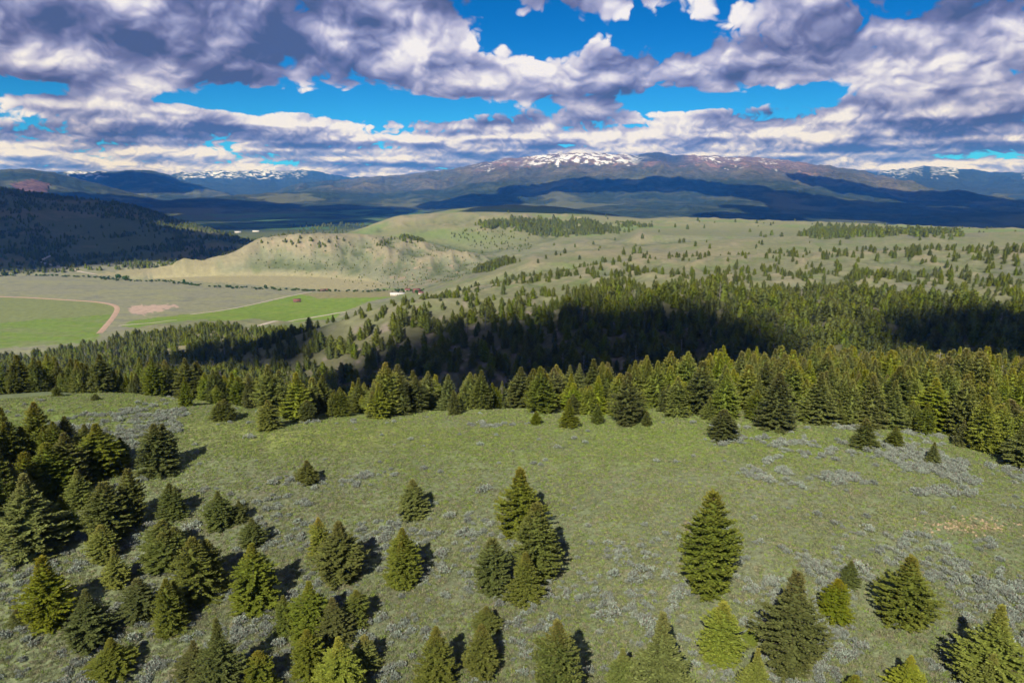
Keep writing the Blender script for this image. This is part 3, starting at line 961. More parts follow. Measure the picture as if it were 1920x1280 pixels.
def round_crown(seed, n=900, leaf=0.11, cA=(0.060, 0.105, 0.024)):
    """broadleaf crown: leaf clumps through an uneven volume of several lobes; unit height"""
    rg = np.random.default_rng(seed)
    lob = [(rg.uniform(-.22, .22), rg.uniform(-.22, .22), rg.uniform(0.38, 0.78), rg.uniform(0.14, 0.25)) for _ in range(8)]
    p = []
    while len(p) < n:
        l = lob[rg.integers(len(lob))]
        d = rg.normal(0, 1, 3); d /= np.linalg.norm(d)
        p.append(np.array(l[:3]) + d * l[3] * rg.uniform(0.55, 1.05))
    p = np.array(p)
    dv = norm(rg.normal(0, 1, (n, 3)) + (p - [0, 0, .5]) * 2)
    sv = norm(np.cross(dv, rg.normal(0, 1, (n, 3))))
    ll = leaf * rg.uniform(0.6, 1.2, n)
    v, f = kites(p, dv, sv, ll, ll * 0.8, np.full(n, 0.1))
    c = np.array(cA)[None] * rg.uniform(0.7, 1.35, n)[:, None]
    return v, f, np.repeat(c, 4, 0)


def sage_mesh(seed, n=270):
    """low grey-green shrub: tufts of narrow leaves standing on a lumpy dome, brown stems below; radius about 0.5"""
    rg = np.random.default_rng(seed)
    lob = [(rg.uniform(-.2, .2), rg.uniform(-.2, .2), rg.uniform(0.20, 0.32)) for _ in range(6)]
    p, dv = [], []
    for k in range(n):
        lx, ly, lr = lob[rg.integers(len(lob))]
        a = rg.uniform(0, 6.28); e = math.asin(rg.uniform(0.05, 1))
        d = np.array([math.cos(a) * math.cos(e), math.sin(a) * math.cos(e), math.sin(e)])
        p.append(np.array([lx, ly, 0.06]) + d * lr * rg.uniform(0.6, 1.0) * np.array([1, 1, 1.25]))
        dv.append(d * 0.7 + np.array([0, 0, 0.8]) + rg.normal(0, .25, 3))
    p = np.array(p); dv = norm(np.array(dv))
    sv = norm(np.cross(dv, rg.normal(0, 1, (n, 3))))
    ll = rg.uniform(0.08, 0.15, n)
    v, f = kites(p, dv, sv, ll, ll * 0.55, np.full(n, 0.08))
    c = np.array([0.188, 0.215, 0.175])[None] * rg.uniform(0.75, 1.3, n)[:, None]
    c[rg.uniform(0, 1, n) < 0.16] = (0.155, 0.130, 0.110)
    return v, f, np.repeat(c, 4, 0)


def tuft_mesh(seed, n=14, c0=(0.150, 0.190, 0.055)):
    rg = np.random.default_rng(seed)
    a = rg.uniform(0, 6.28, n); q = rg.uniform(0, 0.28, n)
    p = np.stack([q * np.cos(a), q * np.sin(a), np.full(n, -0.02)], 1)
    b = rg.uniform(0, 6.28, n)
    dv = norm(np.stack([0.5 * np.cos(b), 0.5 * np.sin(b), rg.uniform(0.7, 1.3, n)], 1))
    sv = norm(np.cross(dv, rg.normal(0, 1, (n, 3))))
    ll = rg.uniform(0.16, 0.36, n)
    v, f = kites(p, dv, sv, ll, np.full(n, 0.055), np.full(n, 0.1))
    c = np.array(c0)[None] * rg.uniform(0.7, 1.35, n)[:, None]
    return v, f, np.repeat(c, 4, 0)


def scatter(name, P, rot, scl, idx, protos, kind='stuff'):
    """one object: many uncountable plants, real meshes set out on points by geometry nodes"""
    me = bpy.data.meshes.new(name)
    me.vertices.add(len(P)); me.vertices.foreach_set('co', np.asarray(P, np.float32).ravel())
    a = me.attributes.new('rot', 'FLOAT', 'POINT'); a.data.foreach_set('value', np.asarray(rot, np.float32))
    a = me.attributes.new('scl', 'FLOAT_VECTOR', 'POINT'); a.data.foreach_set('vector', np.asarray(scl, np.float32).ravel())
    a = me.attributes.new('idx', 'INT', 'POINT'); a.data.foreach_set('value', np.asarray(idx, np.int32))
    o = obj(name, me)
    o['kind'] = kind
    ng = bpy.data.node_groups.new(name, 'GeometryNodeTree')
    ng.interface.new_socket('Geometry', in_out='INPUT', socket_type='NodeSocketGeometry')
    ng.interface.new_socket('Geometry', in_out='OUTPUT', socket_type='NodeSocketGeometry')
    nd, ln = ng.nodes, ng.links
    gi, go = nd.new('NodeGroupInput'), nd.new('NodeGroupOutput')
    jn = nd.new('GeometryNodeGeometryToInstance')
    for p in reversed(protos):
        src = bpy.data.objects.new(name + '_source', p)          # not linked: only its mesh is used
        oi = nd.new('GeometryNodeObjectInfo')
        oi.inputs['Object'].default_value = src
        oi.inputs['As Instance'].default_value = False
        ln.new(oi.outputs['Geometry'], jn.inputs[0])
    iop = nd.new('GeometryNodeInstanceOnPoints')
    mp = nd.new('GeometryNodeMeshToPoints')
    ln.new(gi.outputs[0], mp.inputs[0])
    ln.new(mp.outputs[0], iop.inputs['Points'])
    ln.new(jn.outputs[0], iop.inputs['Instance'])
    iop.inputs['Pick Instance'].default_value = True

    def attr(nm, ty):
        x = nd.new('GeometryNodeInputNamedAttribute'); x.data_type = ty; x.inputs['Name'].default_value = nm
        return x.outputs[0]
    ln.new(attr('idx', 'INT'), iop.inputs['Instance Index'])
    cx = nd.new('ShaderNodeCombineXYZ'); ln.new(attr('rot', 'FLOAT'), cx.inputs[2])
    ln.new(cx.outputs[0], iop.inputs['Rotation'])
    ln.new(attr('scl', 'FLOAT_VECTOR'), iop.inputs['Scale'])
    ln.new(iop.outputs[0], go.inputs[0])
    mod = o.modifiers.new('scatter', 'NODES'); mod.node_group = ng
    return o


def join_tree(crown, trunk, name):
    v, f, c = crown; tv, tf = trunk
    me = mesh_from(name, np.vstack([v, tv]), np.vstack([f, tf + len(v)]), M_NEEDLE, np.vstack([c, np.tile([[0.1, 0.075, 0.055]], (len(tv), 1))]))
    return me


# ------------------------------------------------------------------ trees
NEAR = []
M_GOLD = foliage_material('golden_conifer_needles', 1.62, 0.24, 0.012)


def half_width(cr):
    return float(np.percentile(np.hypot(cr[0][:, 0], cr[0][:, 1]), 97))


for k, kw in enumerate([dict(R=.27, power=.78), dict(R=.25, power=.7), dict(R=.29, tops=2, power=.75), dict(R=.24, power=.9, tier=15), dict(R=.28, power=.62, warm=.8), dict(R=.26, droop=.1, power=.8, tier=16),
                        dict(R=.25, tops=2, power=.7), dict(R=.27, power=.95, warm=.4), dict(R=.26, power=.6, droop=.05), dict(R=.30, tops=3, power=.65), dict(R=.25, power=.44, tier=19), dict(R=.27, power=.52, tier=17, warm=.6)]):
    cr, tr = conifer(100 + k, **kw)
    NEAR.append((mesh_from('crown', *cr[:2], M_NEEDLE, cr[2]), mesh_from('trunk', *tr, M_BARK), half_width(cr)))
GOLD = []
for crm, trm, R in NEAR:
    gm = crm.copy(); gm.materials.clear(); gm.materials.append(M_GOLD)
    GOLD.append((gm, trm, R))
MIDT = []
for k, kw in enumerate([dict(R=.30, power=.55), dict(R=.33, power=.5), dict(R=.27, power=.7), dict(R=.36, power=.5), dict(R=.30, tops=2, power=.55)]):
    cr, tr = conifer(200 + k, nb=60, per=8, leaf=0.13, core=0.62, warm=.35, **kw)
    MIDT.append(join_tree(cr, tr, 'forest_tree'))
tv, tf = bare_tree(5)
MIDT.append(mesh_from('bare_tree', tv, tf, M_DEAD))
FART = []
for k in range(3):
    cr, tr = conifer(300 + k, nb=22, per=4, leaf=0.26, core=0.8, warm=.2, R=.30 + .04 * k, power=.55)
    FART.append(join_tree(cr, tr, 'far_tree'))

# trees one can point at: base x, base y, top y, crown width in the photograph; what sets each apart
FORE = [
    (297, 888, 795, 84, 'broad double-topped conifer casting a long shadow at the edge of the meadow'),
    (577, 908, 862, 46, 'small dark green conifer alone beside a sagebrush patch on the open meadow'),
    (775, 967, 898, 66, 'squat bright green conifer standing alone just above a narrower young pair'),
    (975, 1005, 880, 95, 'tall rear conifer of the tight cluster in the middle of the slope'),
    (1005, 1090, 945, 95, 'conifer in the middle of the tight cluster, hiding its rear neighbour'),
    (985, 1128, 1035, 72, 'front conifer of the tight cluster, lowest on the slope'),
    (923, 1112, 1010, 72, 'rounded conifer leaning out of the left side of the tight cluster'),
    (1327, 1113, 925, 108, 'tallest lone conifer with dense dark tiers on the open sage slope'),
    (757, 1090, 990, 76, 'young conifer below the squat lone one, with a second thin top'),
    (640, 1088, 978, 96, 'broad dark conifer with red soil at its foot on the sage slope'),
    (600, 1040, 970, 46, 'thin pale conifer growing against a broad dark one'),
    (480, 1140, 1020, 88, 'wide drooping conifer casting a dark shadow to its right'),
    (475, 1025, 970, 50, 'small conifer directly behind the wide drooping one'),
    (413, 990, 920, 54, 'brown-tipped young conifer with a smaller one close beside it'),
    (450, 980, 937, 34, 'little conifer close beside a brown-tipped young one'),
    (322, 972, 905, 54, 'lone young conifer between the broad double-topped tree and the broad bushy one'),
    (65, 1048, 890, 98, 'large pale yellow-green conifer at the lower edge of the dense grove'),
    (205, 1012, 905, 82, 'full dark green conifer in front of a taller brown-topped neighbour'),
    (250, 985, 880, 52, 'brown-topped conifer rising behind a full dark green one'),
    (152, 955, 880, 48, 'thin pale conifer standing in the shadow of the grove'),
    (190, 890, 795, 88, 'large olive conifer at the upper edge of the dense grove'),
    (310, 1052, 975, 98, 'low broad bushy conifer wider than it is tall'),
    (370, 1128, 1008, 108, 'very wide conifer with several brown tops'),
    (195, 1052, 985, 50, 'pale conifer just below the full dark green one'),
    (220, 1102, 1025, 50, 'narrow conifer between the pale one and the low broad ones'),
    (95, 1178, 1045, 84, 'dark upright conifer with a rusty tip on the bare sage slope'),
    (172, 1212, 1105, 84, 'spreading conifer downhill of the dark rusty-tipped one'),
    (265, 1162, 1085, 64, 'rounded conifer at the left foot of the very wide one'),
    (320, 1188, 1085, 66, 'conifer in front of the very wide one with several tops'),
    (215, 1268, 1195, 78, 'leaning conifer at the bottom of the slope with a small one beside it'),
    (535, 1188, 1115, 38, 'slim dark conifer on the left of a close clump'),
    (585, 1198, 1090, 78, 'tallest conifer at the back of the lower clump'),
    (627, 1205, 1120, 78, 'light green conifer in the middle of the lower clump'),
    (670, 1172, 1105, 52, 'dark narrow conifer on the shaded side of the lower clump'),
    (580, 1275, 1180, 62, 'olive conifer at the front left of the lower clump'),
    (640, 1310, 1195, 88, 'bright green conifer at the very front of the lower clump'),
    (685, 1255, 1190, 60, 'dark conifer in the shade right of the bright green front one'),
    (418, 1310, 1160, 84, 'tall conifer at the foot of the slope below the wide drooping one'),
    (370, 1295, 1200, 62, 'olive conifer left of the tall one at the foot of the slope'),
    (820, 1290, 1175, 80, 'rusty-topped conifer by itself near a big grey sagebrush'),
    (903, 1265, 1170, 72, 'soft olive conifer with a crooked neighbour behind it'),
    (912, 1182, 1135, 52, 'crooked thin conifer behind the soft olive one'),
    (1043, 1335, 1165, 108, 'large conifer at the foot of the slope below the tight cluster'),
    (1235, 1335, 1150, 124, 'wide golden-green conifer with clear tiers at the foot of the slope'),
    (1165, 1305, 1215, 60, 'pale conifer leaning on the left of the wide golden-green one'),
    (1350, 1242, 1130, 78, 'golden-green conifer downhill of the tallest lone one'),
    (1405, 1205, 1175, 34, 'tiny conifer touching the golden-green one downhill of the tallest'),
    (1415, 1312, 1215, 56, 'slender conifer in front of the golden-green one downhill'),
    (1480, 1258, 1075, 114, 'tall dark pyramid-shaped conifer among sagebrush'),
    (1565, 1160, 1085, 64, 'young conifer in front of a tiny one, uphill of the dark pyramid'),
    (1592, 1102, 1050, 38, 'tiny conifer behind a young one on the sage slope'),
    (1695, 1172, 1045, 98, 'broad pointed conifer alone amid thick sagebrush'),
    (1700, 1305, 1228, 68, 'golden young conifer with a shadow on its left at the slope foot'),
    (1855, 1295, 1135, 112, 'yellow-green conifer with sparse tiers beside deep shade'),
    (1850, 1320, 1225, 80, 'small conifer in front of the yellow-green sparse one'),
    (1600, 1320, 1265, 50, 'rusty conifer tip at the foot of the slope below the broad pointed one'),
    (488, 1295, 1220, 72, 'olive conifer between the tall one and the lower clump'),
    (35, 1172, 1140, 30, 'tiny rusty seedling conifer on the bare sage slope'),
    (1355, 828, 768, 60, 'round dark conifer standing just out from the forest edge'),
    (1620, 842, 785, 48, 'small conifer with a shorter companion out from the forest edge'),
    (1677, 842, 798, 32, 'short companion beside a small conifer out from the forest edge'),
    (1748, 873, 828, 28, 'tiny bright conifer alone among thick grey sagebrush'),
    (1067, 803, 748, 38, 'layered conifer just in front of the tree line on the crest'),
    (1120, 797, 755, 26, 'little conifer at the foot of the tree line beside the layered one'),
    (505, 808, 750, 46, 'pale conifer with a bare lower trunk at the end of the meadow'),
    (577, 792, 750, 34, 'rounded young conifer right of the bare-trunked one'),
    (423, 790, 748, 50, 'dark bushy conifer out on the meadow before the tree line'),
    (350, 763, 706, 28, 'narrow conifer in front of the tallest of the left tree line'),
    (107, 745, 722, 18, 'tiny lone conifer on the far grass by the left tree line'),
    (179, 752, 737, 16, 'smallest seedling conifer on the far grass'),
    (1885, 832, 750, 76, 'golden conifer where the forest comes down to the sagebrush'),
    (1912, 880, 790, 66, 'shaded conifer below the golden one at the forest edge'),
    (1005, 798, 770, 24, 'small dark conifer at the foot of the central tree line'),
    (1212, 801, 770, 22, 'small conifer at the foot of the tree line near its largest tree'),
    (1175, 800, 700, 66, 'largest dark conifer of the tree line on the crest'),
    (1455, 805, 700, 84, 'big dark tiered conifer at the edge of the right-hand forest'),
    (1745, 808, 710, 76, 'broad golden conifer at the edge of the right-hand forest'),
]
GROVE = [(75, 852, 755, 52), (20, 900, 765, 54), (50, 890, 800, 60), (110, 882, 790, 50), (132, 922, 812, 60), (100, 942, 832, 62), (15, 1005, 830, 62), (60, 962, 850, 52),
         (230, 872, 820, 36), (165, 862, 795, 42), (126, 832, 780, 26), (10, 962, 880, 62), (122, 1002, 930, 48), (-30, 930, 790, 70), (-40, 1040, 900, 80), (35, 990, 870, 60), (-20, 860, 770, 60)]
placed = []           # x, y of every countable tree
# short names of trees that others can be found by
MARKS = {'broad double-topped': 'broad double-topped conifer', 'small dark green conifer alone': 'small dark meadow conifer', 'squat bright': 'squat lone conifer', 'front conifer of the tight': 'tight conifer cluster',
         'tallest lone': 'tallest lone conifer', 'broad dark conifer with red': 'broad red-footed conifer', 'wide drooping conifer casting': 'wide drooping conifer', 'large pale yellow': 'large pale conifer',
         'low broad bushy': 'low broad bushy conifer', 'dark upright': 'dark rusty-tipped conifer', 'spreading conifer downhill': 'spreading conifer', 'light green conifer in': 'lower conifer clump',
         'rusty-topped conifer by': 'rusty-topped lone conifer', 'large conifer at the foot': 'large slope-foot conifer', 'wide golden-green': 'wide golden-green conifer', 'tall dark pyramid': 'dark pyramid conifer',
         'broad pointed': 'broad pointed conifer', 'yellow-green conifer with sparse': 'sparse yellow-green conifer', 'very wide': 'very wide conifer', 'young conifer below': 'young two-topped conifer'}
EDGE = {'round dark conifer': 'round dark conifer', 'small conifer with a shorter': 'small paired conifer', 'tiny bright conifer alone': 'tiny bright conifer', 'layered conifer just': 'layered conifer',
        'pale conifer with a bare': 'bare-trunked pale conifer', 'rounded young conifer right': 'rounded young conifer', 'dark bushy conifer out': 'dark bushy conifer', 'narrow conifer in front of the tallest': 'narrow meadow conifer',
        'tiny lone conifer on the far': 'tiny far-grass conifer', 'smallest seedling': 'smallest seedling', 'golden conifer where': 'golden forest-edge conifer', 'largest dark conifer of': 'largest crest conifer',
        'big dark tiered': 'big dark tiered conifer', 'broad golden conifer at': 'broad golden conifer', 'small dark conifer at the foot of the central': 'small dark crest conifer'}
marks, edges = [], []


def height_for(base, top_y):
    """height that makes a tree standing at base reach the given pixel row"""
    lo, hi = 0.3, 60.0
    for _ in range(40):
        m = 0.5 * (lo + hi)
        if project(base[0], base[1], base[2] + m)[1] > top_y: lo = m
        else: hi = m
    return 0.5 * (lo + hi)


def put_tree(base, h, width, label, group=None, k=None, gold=False):
    k = random.randrange(len(NEAR)) if k is None else k
    crown, trunk, R = (GOLD if gold else NEAR)[k]
    s = width / (2 * R)
    t = thing('conifer_tree', (base[0], base[1], base[2] - 0.12), label, 'tree', group, random.uniform(0, 6.28), (s, s, h * 1.03))
    obj('trunk', trunk, t); obj('crown', crown, t)
    placed.append((base[0], base[1], width))
    return t


TWIN = {'tallest lone': 10, 'tall rear conifer of the tight': 11, 'in the middle of the tight': 10, 'tall dark pyramid': 11, 'broad pointed': 11, 'full dark green': 10, 'dark upright': 11, 'rounded': 10, 'round dark': 10,
        'largest dark conifer': 11, 'double-topped': 2, 'several': 9, 'second thin top': 6, 'bushy': 9}
fb = cast([f[0] for f in FORE], [f[1] - 2 for f in FORE])
for (px, py, ty, wd, lab), b in zip(FORE, fb):
    d = math.sqrt(b[0] ** 2 + b[1] ** 2 + (CAM_Z - b[2]) ** 2)
    w = wd / F_PX * d * 0.9
    k = next((v for q, v in TWIN.items() if q in lab), None)
    if k is None: k = [0, 1, 3, 4, 5, 7, 8][random.randrange(7)]
    put_tree(b, height_for(b, ty), w, lab, None, k, gold=('gold' in lab or 'pale' in lab or 'yellow' in lab or 'bright' in lab))
    for tab, lst in ((MARKS, marks), (EDGE, edges)):
        for q, v in tab.items():
            if lab.startswith(q): lst.append((px, py, v, b))
gb = cast([f[0] for f in GROVE], [f[1] - 2 for f in GROVE])
for (px, py, ty, wd), b in zip(GROVE, gb):
    d = math.sqrt(b[0] ** 2 + b[1] ** 2 + (CAM_Z - b[2]) ** 2)
    hh = height_for(b, ty)
    lab = '%s %s conifer packed in the dense grove%s' % ('tall' if hh > 9 else 'middling' if hh > 6 else 'short', 'slim' if wd * 1.0 / (py - ty) < 0.52 else 'full',
                                                       ' below the left meadow' if py < 900 else ' behind the large pale conifer')
    put_tree(b, hh, wd / F_PX * d * 1.02, lab, 'conifers of the dense grove')

# the woods: candidate spots spread over the land, kept where the photograph shows trees
CREST = [(-200, 200), (0, 195), (200, 183), (350, 168), (420, 153), (480, 139), (640, 131), (1000, 130), (1300, 128), (1500, 131), (1700, 136), (1850, 135), (1930, 128), (2100, 112)]


def wood_points():
    pts = []
    bands = [(120, 340, 4.3), (340, 700, 5.2), (700, 1100, 6.5), (1100, 1500, 9.0), (1500, 2600, 10.0), (2600, 4300, 15.0)]
    for r0, r1, sp in bands:
        amax = math.radians(40)
        n = int((r1 * r1 - r0 * r0) * amax / (sp * sp))
        r = np.sqrt(rng.uniform(r0 * r0, r1 * r1, n)); a = rng.uniform(-amax, amax, n)
        x, y = r * np.sin(a), r * np.cos(a)
        z = ground(x, y)
        px, py = project(x, y, z)
        n1 = fbm(x / 40 + 3, y / 40, 3); n2 = fbm(x / 14, y / 14 + 5, 3); n3 = fbm(x / 160, y / 160, 3)
        cr = np.interp(px, [c[0] for c in CREST], [c[1] for c in CREST])
        D = np.zeros(n); H = np.full(n, 11.0)
        # belt on and behind the crest
        m = (r > cr + 2 * n2) & (r < 340)
        D[m] = np.where(px[m] > 1150, 0.95, 0.92); H[m] = np.interp(px[m], [0, 480, 1150, 1300], [7.4, 7.4, 7.8, 9.8]) * (1 + 0.45 * n1[m]) * np.interp(r[m], [130, 200, 300], [0.88, 1.0, 1.25])
        m = (r > 200) & (r < 340) & (px < 560); D[m] = 0.55; H[m] = 9.0
        # ravine walls
        m = (r >= 340) & (r < 640) & (px > 560); D[m] = (0.62 - 0.45 * sstep(-0.1, 0.35, n2[m] + n1[m] * .5) * sstep(1450, 900, px[m])) * np.interp(r[m], [540, 640], [1, 0.6]); D[m] *= np.where(px[m] < 1050, np.interp(r[m], [430, 540], [1, .5]), 1); H[m] = 11.5
        # left hill
        m = (r >= 240) & (r < 1010) & (px <= 600) & (z > CAM_Z - 186)
        D[m] = 0.62 * sstep(-0.35, 0.15, n1[m] + 0.2); H[m] = 9.5
        m2 = m & in_poly(px, py, [(-200, 628), (60, 625), (115, 632), (90, 655), (-200, 668)]); D[m2] = 0.05
        # lit slope beyond the ravine
        m = (r >= 600) & (r < 1150) & (px > 600)
        lit = np.interp(r[m], [600, 680, 800, 900, 1000, 1150], [0.30, 0.17, 0.15, 0.13, 0.10, 0.07])
        lit = lit * np.interp(px[m], [600, 800, 1000, 1300, 1500, 1950], [0.35, 0.55, 0.9, 1.0, 1.35, 1.5]) * (0.05 + 1.9 * sstep(-0.2, 0.35, n1[m] + n3[m] * .7))
        D[m] = lit; H[m] = 7.6
        cl_ = np.interp(px, [900, 1000, 1200, 1500, 1900], [850, 910, 990, 1070, 1110]); m = (px > 900) & (np.abs(r - cl_) < 28); D[m] = np.maximum(D[m], 0.25 * sstep(-0.1, 0.3, n1[m])); H[m] = 7.5
        m = (r >= 700) & (r < 1150) & (px > 600) & (z < CAM_Z - 185); D[m] = 0.02
        # plateau: lines of trees and strays
        m = (r >= 1150) & (r < 1500) & (px > 1000); D[m] = 0.015 + 0.14 * sstep(0.25, 0.55, n3[m] + .4 * n1[m]); H[m] = 8
        m = (r >= 1500) & (r < 3000) & (px > 900); D[m] = 0.005; H[m] = 9
        m = (r >= 1200) & in_poly(px + 40 * n1, py + 8 * n2, [(1500, 445), (1530, 426), (1640, 430), (1800, 440), (1780, 446), (1640, 444), (1560, 448)]); D[m] = 0.5; H[m] = 11
        m = (r >= 1600) & in_poly(px + 35 * n1, py + 8 * n2, [(895, 428), (910, 418), (980, 413), (1100, 416), (1170, 436), (1100, 440), (1020, 444), (985, 440), (950, 430)]); D[m] = 0.6; H[m] = 12
        m = (r >= 1500) & in_poly(px, py + 3 * n2, [(830, 440), (890, 428), (990, 436), (1000, 470), (900, 470)]); D[m] = 0.16; H[m] = 5
        m = (r >= 1600) & in_poly(px, py, [(1155, 420), (1190, 418), (1225, 426), (1160, 428)]); D[m] = 0.6
        m = (r >= 1250) & in_poly(px, py + 2 * n2, [(880, 512), (915, 496), (1000, 488), (1065, 492), (1060, 506), (960, 510)]); D[m] = 0.8; H[m] = 12
        m = (r >= 1250) & in_poly(px, py + 2 * n2, [(1140, 494), (1160, 478), (1200, 474), (1245, 486), (1180, 496)]); D[m] = 0.8; H[m] = 11
        m = (r >= 1600) & in_poly(px, py + 2 * n2, [(745, 452), (755, 443), (790, 450), (800, 457), (770, 457)]); D[m] = 0.8; H[m] = 8
        m = (r >= 1600) & in_poly(px, py + 2 * n2, [(700, 463), (735, 447), (745, 452), (715, 467), (680, 460), (684, 450)]); D[m] = 0.6; H[m] = 6
        # scrub dotted on the bluff
        bluff = in_poly(px, py, [(440, 470), (500, 443), (740, 445), (950, 480), (1000, 500), (880, 540), (800, 556), (730, 545), (600, 520), (470, 500)])
        m = (r >= 1400) & (r < 2150) & bluff & (D == 0); D[m] = 0.26 + 0.6 * sstep(0.05, 0.4, n1[m]); H[m] = 2.7
        m = (r >= 1400) & (r < 2150) & in_poly(px, py + 3 * n2, [(480, 455), (520, 446), (600, 446), (670, 452), (640, 462), (560, 466)]) & (D < .5); D[m] = 0.4; H[m] = 7
        # dark woods of the left hill
        wood = (r >= 2000) & (px < 540) & (z > CAM_Z - 204)
        open_ = in_poly(px + 12 * n1, py + 4 * n2, [(60, 400), (150, 398), (200, 412), (290, 432), (180, 446), (100, 440)]) | in_poly(px + 12 * n1, py + 4 * n2, [(110, 470), (180, 448), (330, 440), (300, 460), (150, 480)])
        m = wood; H[m] = 8.0; D[m] = np.where(open_[m], 0.03, 0.9) * (0.08 + 0.92 * sstep(-0.25, 0.2, n3[m] + n1[m] * .6))
        m = (r >= 2300) & (px > 540) & (px < 690) & (z < CAM_Z - 195); D[m] = 0.05; H[m] = 12
        ok = rng.uniform(0, 1, n) < D
        # nothing outside the view
        ok &= (px > -140) & (px < 2060)
        pts.append(np.column_stack([x, y, z, H * rng.uniform(0.5, 1.28, n), px, py])[ok])
    return np.vstack(pts)


W = wood_points()
# keep clear of the trees already standing
fx = np.array(placed)
dd = np.min((W[:, None, 0] - fx[None, :, 0]) ** 2 + (W[:, None, 1] - fx[None, :, 1]) ** 2 - (0.42 * fx[None, :, 2]) ** 2, 1) if len(fx) else np.ones(len(W))
W = W[dd > 1.2]
# and of one another: coarse thinning by cells
dist = np.hypot(W[:, 0], W[:, 1])
cell = np.where(dist < 340, 2.6, 3.4)
key = np.round(W[:, 0] / cell).astype(int) * 100003 + np.round(W[:, 1] / cell).astype(int)
_, uniq = np.unique(key, return_index=True)
W = W[np.sort(uniq)]
dist = np.hypot(W[:, 0], W[:, 1])
# the ones that show largest stand as trees of their own
N_OWN = 300 - len(placed)
inview = (W[:, 4] > 0) & (W[:, 4] < 1920)
front = np.argsort(np.where(inview, dist, 1e9))
cr_d = dist - np.interp(W[:, 4], [c[0] for c in CREST], [c[1] for c in CREST])
score = np.where(inview, cr_d + np.where(W[:, 4] > 1150, 0, 6), 1e9)
own = np.argsort(score)[:N_OWN]
for i in own:
    x, y, z, h, px, py = W[i]
    h *= 1.0
    w_ = random.uniform(0.50, 0.72)
    zone, gr = (('left tree line', 'conifers of the left tree line') if px < 480 else ('crest tree line', 'conifers of the crest tree line') if px < 1180 else ('right-hand forest edge', 'conifers at the edge of the right forest'))
    mk = min(edges, key=lambda e: abs(e[0] - px))
    lab = '%s %s conifer in the %s behind the %s' % ('tall' if h > 10.5 else 'middling' if h > 7.8 else 'short', 'slim' if w_ < 0.56 else 'broad' if w_ > 0.65 else 'full', zone, mk[2])
    put_tree((x, y, z), h, h * w_, lab, gr, gold=random.random() < (0.75 if px > 1180 else 0.45))
rest = np.ones(len(W), bool); rest[own] = False
W = W[rest]; dist = dist[rest]
n = len(W)
wd = rng.uniform(1.0, 1.4, n)
near_m = dist < 340
mid_m = (dist >= 340) & (dist < 1500)
far_m = dist >= 1500
NEARJ = []
SNAG = MIDT[-1]
for crm, trm, R in GOLD[:6] + GOLD[10:12]:
    NEARJ.append(crm)
for nm, mk, protos in (('back_slope_forest', near_m, NEARJ), ('ravine_forest', mid_m, MIDT), ('distant_woods', far_m, FART)):
    P = W[mk]
    k = len(P)
    idx = rng.integers(0, len(protos), k)
    if protos is NEARJ:
        idx[rng.uniform(0, 1, k) < 0.02] = len(protos)
        protos = protos + [SNAG]
    if protos is MIDT:
        idx = rng.integers(0, len(protos) - 1, k)
        idx[rng.uniform(0, 1, k) < 0.05] = len(protos) - 1
    s = P[:, 3] * np.where(far_m[mk], 1.15, 1.0)
    o = scatter(nm, P[:, :3] - [0, 0, 0.15], rng.uniform(0, 6.28, k), np.column_stack([s * wd[mk], s * wd[mk], s]), idx, protos)
    o['label'] = {'back_slope_forest': 'dense conifer forest behind the crest tree line', 'ravine_forest': 'conifers covering the ravine sides and scattered on the slopes beyond',
                  'distant_woods': 'distant dark woods on the hills across the valley'}[nm]
print('wood counts', near_m.sum(), mid_m.sum(), far_m.sum())

# ------------------------------------------------------------------ sagebrush
SAGE = [mesh_from('sagebrush', *(lambda q: (q[0], q[1]))(sage_mesh(400 + k)), M_SAGE, sage_mesh(400 + k)[2]) for k in range(5)]


